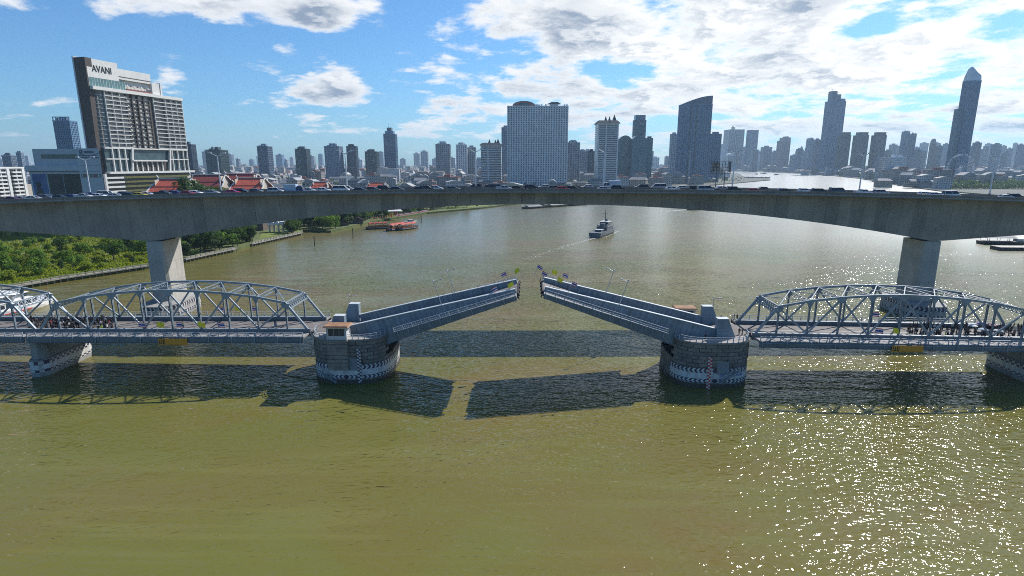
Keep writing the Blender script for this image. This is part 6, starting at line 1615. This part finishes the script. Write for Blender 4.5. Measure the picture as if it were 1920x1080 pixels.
T_('condo_tower', 'grey tower half hidden left of the tall ragged one', 1519, 1534, 262, 3000, 'grey', 'navy', 4, 4, 'fins')
o, W, Fd, H, wm, g_ = T_('skyscraper', 'very tall blue skyscraper with a ragged unfinished top', 1533, 1571, 190, 2600, 'blue', 'navy', 4.2, 10, 'grid', foot=42, roof='none')
for a, c, h in ((.08, .42, 44), (.42, .68, 30), (.68, .98, 12)):
    MB().box(W*a, W*c-.3, 4, Fd*.8, H+1.8, H+h).build('upper_step', g_, o)
    for k in range(int(h/5)): MB().box(W*a-.7, W*c+.3, 3.3, Fd*.8+.7, H+3+k*5, H+4.2+k*5).build('step_slab', wm, o)
    MB().cyl((W*a+3, 8, H+h), (W*a+3, 8, H+h+9), .4, .2, 4).build('crane_mast', metal_g, o); MB().box(W*a-4, W*a+11, 7.6, 8.4, H+h+7, H+h+7.8).build('crane_jib', metal_g, o)
for k, (a, c, lb) in enumerate(((1564, 1588, 'green grey tower with a bracket roof, left of three'), (1592, 1621, 'green grey tower with a bracket roof, middle of three'), (1626, 1654, 'green grey tower with a bracket roof, right of three'))):
    o, W, Fd, H, wm, g_ = T_('condo_tower', lb, a, c, 254, 2420, 'green', 'green', 3.6, 7, 'grid', roof='none', group='three alike bracket roofed towers')
    MB().box(W*.3, W*.72, Fd*.2, Fd*.8, H+1.8, H+12).build('roof_house', wm, o); MB().box(W*.02, W*.98, Fd*.1, Fd*.6, H+12, H+13.5).build('roof_bracket', wallm['pink'], o)
    for f in (.02, .9): MB().box(W*f, W*(f+.08), Fd*.1, Fd*.6, H+1.8, H+12).build('roof_post', wm, o)
T_('glass_tower', 'sky blue glass tower, left half of a pair above the white hotel', 1681, 1696, 247, 2600, 'sky' if False else 'blue', 'sky', 4, 5, 'fins', roof='none')
T_('glass_tower', 'darker blue glass tower, right half of a pair above the white hotel', 1696, 1709, 251, 2650, 'blue', 'navy', 4, 4, 'fins', roof='none')
o, W, Fd, H, wm, g_ = T_('hotel_block', 'white gridded riverside hotel beyond the bend', 1657, 1697, 296, 1550, 'white', 'navy', 3.4, 16, 'grid', roof='plain', cat='hotel')
T_('hotel_block', 'dark fronted wing left of the white riverside hotel', 1641, 1656, 296, 1600, 'pale', 'navy', 3.4, 6, 'grid', cat='hotel')
o, W, Fd, H, wm, g_ = T_('condo_tower', 'slender cream tower with a rounded top, left of the tallest tower', 1736, 1748, 270, 2400, 'cream', 'grey', 4, 4, 'fins', roof='none'); curved_top(o, W, Fd, H, 20, wm)
T_('condo_tower', 'pale tower right beside the slender cream tower', 1748, 1761, 274, 2400, 'pale', 'grey', 4, 4, 'fins')
# tall tower with white pointed crown
o, W, Fd, H, wm, g_ = T_('skyscraper', 'tallest blue green skyscraper with a white slanted crown', 1779, 1812, 152, 1500, 'blue', 'teal', 3.8, 9, 'grid', foot=38, roof='none')
MB().box(-W*.42, -.7, 2, Fd-2, 0, H*.735).build('lower_wing', g_, o)
m = MB()
for k in range(int(H*.735/3.8)): m.box(-W*.43, -.65, 1.5, Fd-1.5, k*3.8, k*3.8+1.2)
tag(m.build('wing_bands', wm, o), kind='stuff')
m = MB(); ring0 = [(0, 0), (W, 0), (W, Fd), (0, Fd)]
m.frustum([(x, y, H+1.85) for x, y in ring0], [(W*.02, 2, H+14), (W*.99, 2, H+14), (W*.99, Fd-2, H+14), (W*.02, Fd-2, H+14)])
m.frustum([(W*.02, 2, H+14), (W*.99, 2, H+14), (W*.99, Fd-2, H+14), (W*.02, Fd-2, H+14)], [(W*.14, 5, H+31), (W*.72, 5, H+22), (W*.72, Fd-6, H+22), (W*.14, Fd-6, H+31)])
m.frustum([(W*.14, 5, H+31), (W*.72, 5, H+22), (W*.72, Fd-6, H+22), (W*.14, Fd-6, H+31)], [(W*.24, 9, H+36), (W*.36, 9, H+35), (W*.36, Fd-12, H+35), (W*.24, Fd-12, H+36)])
m.build('crown', mat('crown_white', (.62, .65, .68), .35, 0, .08, .05), o)
# ferris wheel
fc = at(1801, 315, 1250); fr = (at(1801, 289, 1250).z - fc.z)
o = empty('ferris_wheel', (fc.x, 1250, LZ)); tag(o, 'white ferris wheel at the foot of the tallest skyscraper', 'ferris wheel'); cz = fc.z-LZ
fw_m = mat('wheel_white', (.68, .68, .70), .5, 0, .05, .1)
for y in (-1.6, 1.6):
    m = MB(); N = 40
    for rr in (fr, fr*.93):
        for k in range(N):
            a, c = 2*math.pi*k/N, 2*math.pi*(k+1)/N; m.beam((rr*math.cos(a), y, cz+rr*math.sin(a)), (rr*math.cos(c), y, cz+rr*math.sin(c)), .35, .35)
    m.build('rim', fw_m, o)
for k in range(20):
    a = 2*math.pi*k/20; MB().beam((0, 0, cz), (fr*math.cos(a), 0, cz+fr*math.sin(a)), .4, .3).build('spoke', fw_m, o)
    MB().lathe([(.3, -1.3), (1.0, -.8), (1.1, .6), (.4, 1.2)], 8, (fr*1.03*math.cos(a), 0, cz+fr*1.03*math.sin(a)-.8)).build('cabin', fw_m, o)
MB().cyl((0, -2.5, cz), (0, 2.5, cz), 1.4, n=10).build('hub', fw_m, o)
for sx in (-1, 1):
    for y in (-4, 4): MB().beam((sx*fr*.5, y*1.6, 0), (0, y*.5, cz), .9, .9).build('support_leg', fw_m, o)
MB().box(-fr*.6, fr*.6, -7, 7, 0, 3).build('platform', conc_l, o)

# minor hazy towers far away, each its own
fr_ = random.Random(21); names_seen = {}
fars = []
for (xa, xb, n, yl, yh, Dl, Dh) in [(0, 110, 5, 293, 300, 3200, 4800), (375, 960, 34, 284, 300, 3000, 5200), (1060, 1270, 14, 282, 300, 3000, 5000), (1390, 1540, 12, 272, 292, 3000, 4200), (1650, 1780, 9, 268, 290, 3000, 4300), (1812, 1925, 14, 268, 290, 2900, 4300)]:
    for k in range(n):
        x = xa + (xb-xa)*(k+fr_.uniform(.1, .9))/n; fars.append((x, fr_.uniform(8, 17), fr_.uniform(yl, yh), fr_.uniform(Dl, Dh)))
fars += [(1824, 17, 268, 2600), (1842, 11, 274, 2900), (1861, 18, 271, 2700), (1886, 13, 279, 3000), (1905, 10, 272, 3000), (1917, 12, 275, 2800), (1660, 16, 283, 2800), (1715, 15, 281, 2800), (1727, 10, 284, 2800)]
fars.sort(); 
for k, (x, wpx, yt, D) in enumerate(fars):
    T_('distant_tower', 'small hazy far tower %s' % ('left of the slim stepped tower' if x < 720 else 'between the stepped tower and the great slab' if x < 960 else 'between the great slab and the curved blue tower' if x < 1270 else 'left of the tall ragged skyscraper' if x < 1540 else 'between the two skyscrapers' if x < 1790 else 'right of the tallest skyscraper'),
       x-wpx/2, x+wpx/2, yt, D, fr_.choice(['pale', 'white', 'grey', 'blue', 'pale']), fr_.choice(['grey', 'navy', 'sky']), 8, 4, fr_.choice(['fins', 'grid']), group='hazy far towers %d' % (0 if x < 720 else 1 if x < 960 else 2 if x < 1270 else 3 if x < 1540 else 4 if x < 1790 else 5))

# ------------------------------------------------------------------ low town
lw = random.Random(33)
roof_cols = [mat('town_roof_%d' % i, c, .8, 0, .25, .1) for i, c in enumerate([(.30, .30, .30), (.20, .13, .11), (.14, .15, .17), (.40, .39, .37), (.24, .10, .08), (.10, .12, .14)])]
wall_cols = [mat('town_wall_%d' % i, c, .8, 0, .2, .1) for i, c in enumerate([(.44, .43, .41), (.33, .32, .31), (.40, .35, .29), (.26, .28, .30), (.52, .52, .52)])]
def house_mesh(i):
    r = random.Random(200+i); W, Dp, nf = r.uniform(12, 30), r.uniform(10, 20), r.choice([2, 3, 3, 4, 5, 6]); H = nf*3.3
    walls = MB().box(-W/2, W/2, -Dp/2, Dp/2, 0, H).mesh('wall', wall_cols[i % 5])
    wn = MB(); nb = int(W/3)
    for k in range(nf):
        for q in range(nb):
            x = -W/2 + W*(q+.5)/nb; wn.box(x-.8, x+.8, -Dp/2-.06, -Dp/2-.01, k*3.3+1, k*3.3+2.6)
        for q in range(int(Dp/3.5)):
            y = -Dp/2 + 1.8 + q*3.5
            for sx in (-1, 1): wn.box(min(sx*W/2+sx*.01, sx*W/2+sx*.06), max(sx*W/2+sx*.01, sx*W/2+sx*.06), y-.7, y+.7, k*3.3+1, k*3.3+2.6)
    wins = wn.mesh('windows', glass_d)
    rf = MB()
    if i % 3 == 0: rf.slab([(-W/2-.6, H), (W/2+.6, H), (W/2*.2, H+Dp*.22), (-W/2*.2, H+Dp*.22)], -Dp/2-.6, Dp/2+.6)
    elif i % 3 == 1:
        rf.box(-W/2-.3, W/2+.3, -Dp/2-.3, Dp/2+.3, H, H+.7); rf.box(-W*.2, W*.1, -Dp*.2, Dp*.2, H+.7, H+3.4)
    else: rf.frustum([(-W/2-.5, -Dp/2-.5, H), (W/2+.5, -Dp/2-.5, H), (W/2+.5, Dp/2+.5, H), (-W/2-.5, Dp/2+.5, H)], [(-W/2+2, -.3, H+3.5), (W/2-2, -.3, H+3.5), (W/2-2, .3, H+3.5), (-W/2+2, .3, H+3.5)])
    return walls, wins, rf.mesh('roof', roof_cols[i % 6])
HM = [house_mesh(i) for i in range(18)]
WHERE = ['between the hotel and the slim stepped tower', 'below the great white slab', 'left of the river bend', 'on the right bank by the ferris wheel']
k = 0; tries = 0; spots = []; TINFO = []; lbl = 'low town building'
while k < 285 and tries < 8000:
    tries += 1
    if lw.random() < .8:
        px = lw.uniform(360, 1330); D = lw.uniform(620, 1700)
    else: px = lw.uniform(1640, 1960); D = lw.uniform(1150, 2000)
    X = (px-960)/F*D
    if px < 1400 and X > shore_x(D) - 25: continue
    if any((X-a)**2 + (D-c)**2 < 24**2 for a, c in spots): continue
    spots.append((X, D)); i = lw.randrange(18); w_, n_, r_ = HM[i]
    o = empty('town_building', (X, D, LZ), (0, 0, lw.uniform(-.5, .5))); s_ = lw.uniform(.85, 1.35); o.scale = (s_, s_, s_)
    link('wall', w_, o); tag(link('windows', n_, o), kind='stuff'); link('roof', r_, o)
    TINFO.append((px, o, i))
    wh = WHERE[0] if px < 750 else WHERE[1] if px < 1090 else WHERE[2] if px < 1400 else WHERE[3]
    tag(o, lbl, 'building', 'low town buildings ' + wh); k += 1
WC, RC, RT = ['light grey', 'grey', 'cream', 'blue grey', 'white'], ['grey', 'brown', 'slate', 'pale', 'red', 'dark'], ['gabled', 'flat', 'hipped']
TINFO.sort(key=lambda q: q[0]); tcount = {}
for px, o, i in TINFO:
    wh = 'left of the stepped tower' if px < 750 else 'below the great slab' if px < 1090 else 'left of the river bend' if px < 1400 else 'by the ferris wheel'
    base = 'low %s building, %s %s roof, %s' % (WC[i % 5], RT[i % 3], RC[i % 6], wh)
    j = tcount.get(base, 0); tcount[base] = j+1
    o['label'] = base + (', %s from left' % ORD[j] if j < 20 else '')
# the rest of the city reads as one mass
m = MB(); c5 = random.Random(77)
for i in range(5200):
    D = 1300 + 5200*c5.random()**.8; X = c5.uniform(-1.05, 1.05)*D
    if X > shore_x(min(D, 1800)) - 20 and D < 3300 and X < 1400 + (D-1500)*.2 + 900 and X < .98*D and not (X > 1.02*957 and D < 1900 and X > 957 + 60): 
        px = 960 + X/D*F
        if px > 1330 and not (px > 1500 and D > 2300): continue
        if X > shore_x(min(D, 1800)) - 20 and D < 1900: continue
    px = 960 + X/D*F
    if 1360 < px < 1500 and D < 3400: continue
    if 1500 <= px < 1800 and D < 1900: continue
    w_, d_, h = c5.uniform(8, 34), c5.uniform(8, 30), c5.choice([6, 8, 10, 13, 13, 17, 22, 30])*c5.uniform(.8, 1.2)
    m.cur = c5.randrange(5); m.box(X-w_/2, X+w_/2, D, D+d_, LZ, LZ+h)
    m.cur = 5 + c5.randrange(6); m.frustum([(X-w_/2-.4, D-.4, LZ+h), (X+w_/2+.4, D-.4, LZ+h), (X+w_/2+.4, D+d_+.4, LZ+h), (X-w_/2-.4, D+d_+.4, LZ+h)], [(X-w_*.3, D+d_*.2, LZ+h+c5.uniform(1, 3.5)), (X+w_*.3, D+d_*.2, LZ+h+2), (X+w_*.3, D+d_*.8, LZ+h+2), (X-w_*.3, D+d_*.8, LZ+h+2)])
    if i % 2 == 0:
        m.cur = 11
        for q in range(int(h/3.4)): m.box(X-w_*.46, X+w_*.46, D-.12, D-.02, LZ+q*3.4+1.1, LZ+q*3.4+2.5)
tag(m.build('distant_city', wall_cols + roof_cols + [glass_d]), 'hazy mass of low far buildings along the horizon', 'city', kind='stuff')
# low buildings along the far shore of the bend
sh = random.Random(55); FSP = [(1392, 321), (1480, 324), (1520, 326), (1560, 329), (1609, 334), (1640, 338.5), (1700, 349), (1760, 357)]; FK = 0
for k in range(70):
    f = k/70*(len(FSP)-1); i0 = int(f); px = FSP[i0][0] + (FSP[i0+1][0]-FSP[i0][0])*(f-i0); py = FSP[i0][1] + (FSP[i0+1][1]-FSP[i0][1])*(f-i0)
    p = ground(px, py, LZ); D = p.y*(1.02 + sh.uniform(0, .07)); i = sh.randrange(18); w_, n_, r_ = HM[i]
    o = empty('town_building', ((px + sh.uniform(-4, 4)-960)/F*D, D, LZ), (0, 0, sh.uniform(-.4, .4))); s_ = sh.uniform(1.0, 1.7); o.scale = (s_, s_, s_)
    link('wall', w_, o); tag(link('windows', n_, o), kind='stuff'); link('roof', r_, o)
    tag(o, 'low %s building, %s %s roof, on the far shore of the bend' % (WC[i % 5], RT[i % 3], RC[i % 6]), 'building', 'low %s buildings with %s %s roofs on the far shore' % (WC[i % 5], RT[i % 3], RC[i % 6]))
# far tree belts
m = MB(); ft = random.Random(15)
for i in range(26000):
    r0 = ft.random()
    if r0 < .62: D = ft.uniform(640, 1700); px = ft.uniform(200, 1390); X = (px-960)/F*D
    else: D = ft.uniform(1120, 1750); px = ft.uniform(1735, 1960); X = (px-960)/F*D
    if px < 1400 and X > shore_x(D)-6: continue
    gx = math.sin(X*.021+D*.013) + math.sin(X*.047-D*.031+1.7) + .6*math.sin(D*.06)
    if gx < .25: continue
    hmax = 5 + 4.5*gx
    c = Vector((X, D, LZ + hmax*ft.random()**.7)); s_ = ft.uniform(1.0, 2.6); t = Vector((ft.gauss(0, 1), ft.gauss(0, 1)-.4, ft.gauss(0, 1)+.5)).normalized(); u = t.orthogonal().normalized()*s_; v = t.cross(u)
    m.add([c-u, c-v*.7, c+u, c+v*.7], [(0, 1, 2, 3)])
tag(m.build('far_tree_belt', leafm[3]), 'dark green tree masses among the far low buildings', 'trees', kind='stuff')
m = MB()
for i in range(9000):
    f = ft.random()*(len(FSP)-1); i0 = int(f); px = FSP[i0][0] + (FSP[i0+1][0]-FSP[i0][0])*(f-i0); py = FSP[i0][1] + (FSP[i0+1][1]-FSP[i0][1])*(f-i0)
    p = ground(px, py, LZ); D = p.y*(1.008 + ft.random()**2*.09); X = (px-960)/F*D
    if math.sin(X*.03) + math.sin(X*.011+2) < -.3: continue
    c = Vector((X, D, LZ + ft.uniform(0, 13)*ft.random()**.5)); s_ = ft.uniform(1.5, 3.8); t = Vector((ft.gauss(0, 1), ft.gauss(0, 1)-.4, ft.gauss(0, 1)+.5)).normalized(); u = t.orthogonal().normalized()*s_; v = t.cross(u)
    m.add([c-u, c-v*.7, c+u, c+v*.7], [(0, 1, 2, 3)])
for i in range(9000):
    px = ft.uniform(1772, 1965); D = 1085 + 170*ft.random()**1.5; X = (px-960)/F*D
    c = Vector((X, D, LZ + (9 + 5*math.sin(X*.06) + 3*math.sin(X*.19))*ft.random()**.6)); s_ = ft.uniform(.8, 2.0); t = Vector((ft.gauss(0, 1), ft.gauss(0, 1)-.4, ft.gauss(0, 1)+.5)).normalized(); u = t.orthogonal().normalized()*s_; v = t.cross(u)
    m.add([c-u, c-v*.7, c+u, c+v*.7], [(0, 1, 2, 3)])
tag(m.build('shore_tree_belt', leafm[3]), 'dark green trees along the far shore of the bend', 'trees', kind='stuff')
# riverside sheds and piers at the bend
for k, (px, py, w_, h, lb) in enumerate([(1600, 322, 60, 9, 'pale low roofed riverside hall left of the white hotel'), (1712, 343, 60, 9, 'grey arched riverside shed right of the white hotel'), (1755, 348, 50, 8, 'red and white market sheds near the ferris wheel'), (1425, 334, 70, 5, 'long dark jetty at the bend of the river'), (1670, 341, 60, 4, 'dark jetty in front of the white hotel'), (1195, 343, 30, 10, 'white roofed shed behind the bridge traffic'), (1060, 338, 60, 9, 'red roofed low block behind the great slab foot')]):
    p = ground(px, py, LZ); o = empty('riverside_shed', (p.x, p.y+6, LZ)); tag(o, lb, 'shed')
    MB().box(-w_/2, w_/2, 0, 24, 0, h*.6).build('wall', wall_cols[(k+2) % 5] if 'jetty' not in lb else roof_cols[5], o)
    if 'jetty' not in lb: MB().slab([(-w_/2-1, h*.6), (w_/2+1, h*.6), (w_*.3, h*1.25), (-w_*.3, h*1.25)], -2, 26).build('roof', (roof_cols[3], roof_cols[3], roof_cols[4], 0, 0, hot_w, roof_cols[4])[k], o)
    else:
        for q in range(6): MB().box(-w_/2+q*w_/5-.6, -w_/2+q*w_/5+.6, -1, 0, -3, h).build('pile', roof_cols[5], o)
for k, (px, py) in enumerate([(1456, 328), (1418, 327), (1432, 326)]):
    p = ground(px, py, 0); o = empty('river_boat'); place(o, p[:2], R(20+70*k)); tag(o, 'tiny boat on the far river reach, %s from the left' % ('rightmost', 'leftmost', 'middle')[k] if False else ('tiny boat on the far river reach, rightmost of three', 'tiny boat on the far river reach, leftmost of three', 'tiny boat on the far river reach, middle of three')[k], 'boat')
    hull_mb(26, 6, 2, .3, .8, 1).build('hull', hull_dark, o); MB().box(-8, 4, -2.2, 2.2, 2, 5).build('cabin', white_p, o)

# ------------------------------------------------------------------ haze: the air over the river and the city
hz = bpy.data.materials.new('haze_air'); hz.use_nodes = True; nt = hz.node_tree; nt.nodes.clear()
pv = nt.nodes.new('ShaderNodeVolumePrincipled'); pv.inputs['Color'].default_value = (.60, .80, 1.0, 1); pv.inputs['Density'].default_value = 0.000072; pv.inputs['Anisotropy'].default_value = 0.2
mo = nt.nodes.new('ShaderNodeOutputMaterial'); nt.links.new(pv.outputs[0], mo.inputs['Volume'])
h_ = MB().box(-9100, 9100, -450, 9150, -5, 420).build('haze', hz); tag(h_, kind='stuff')
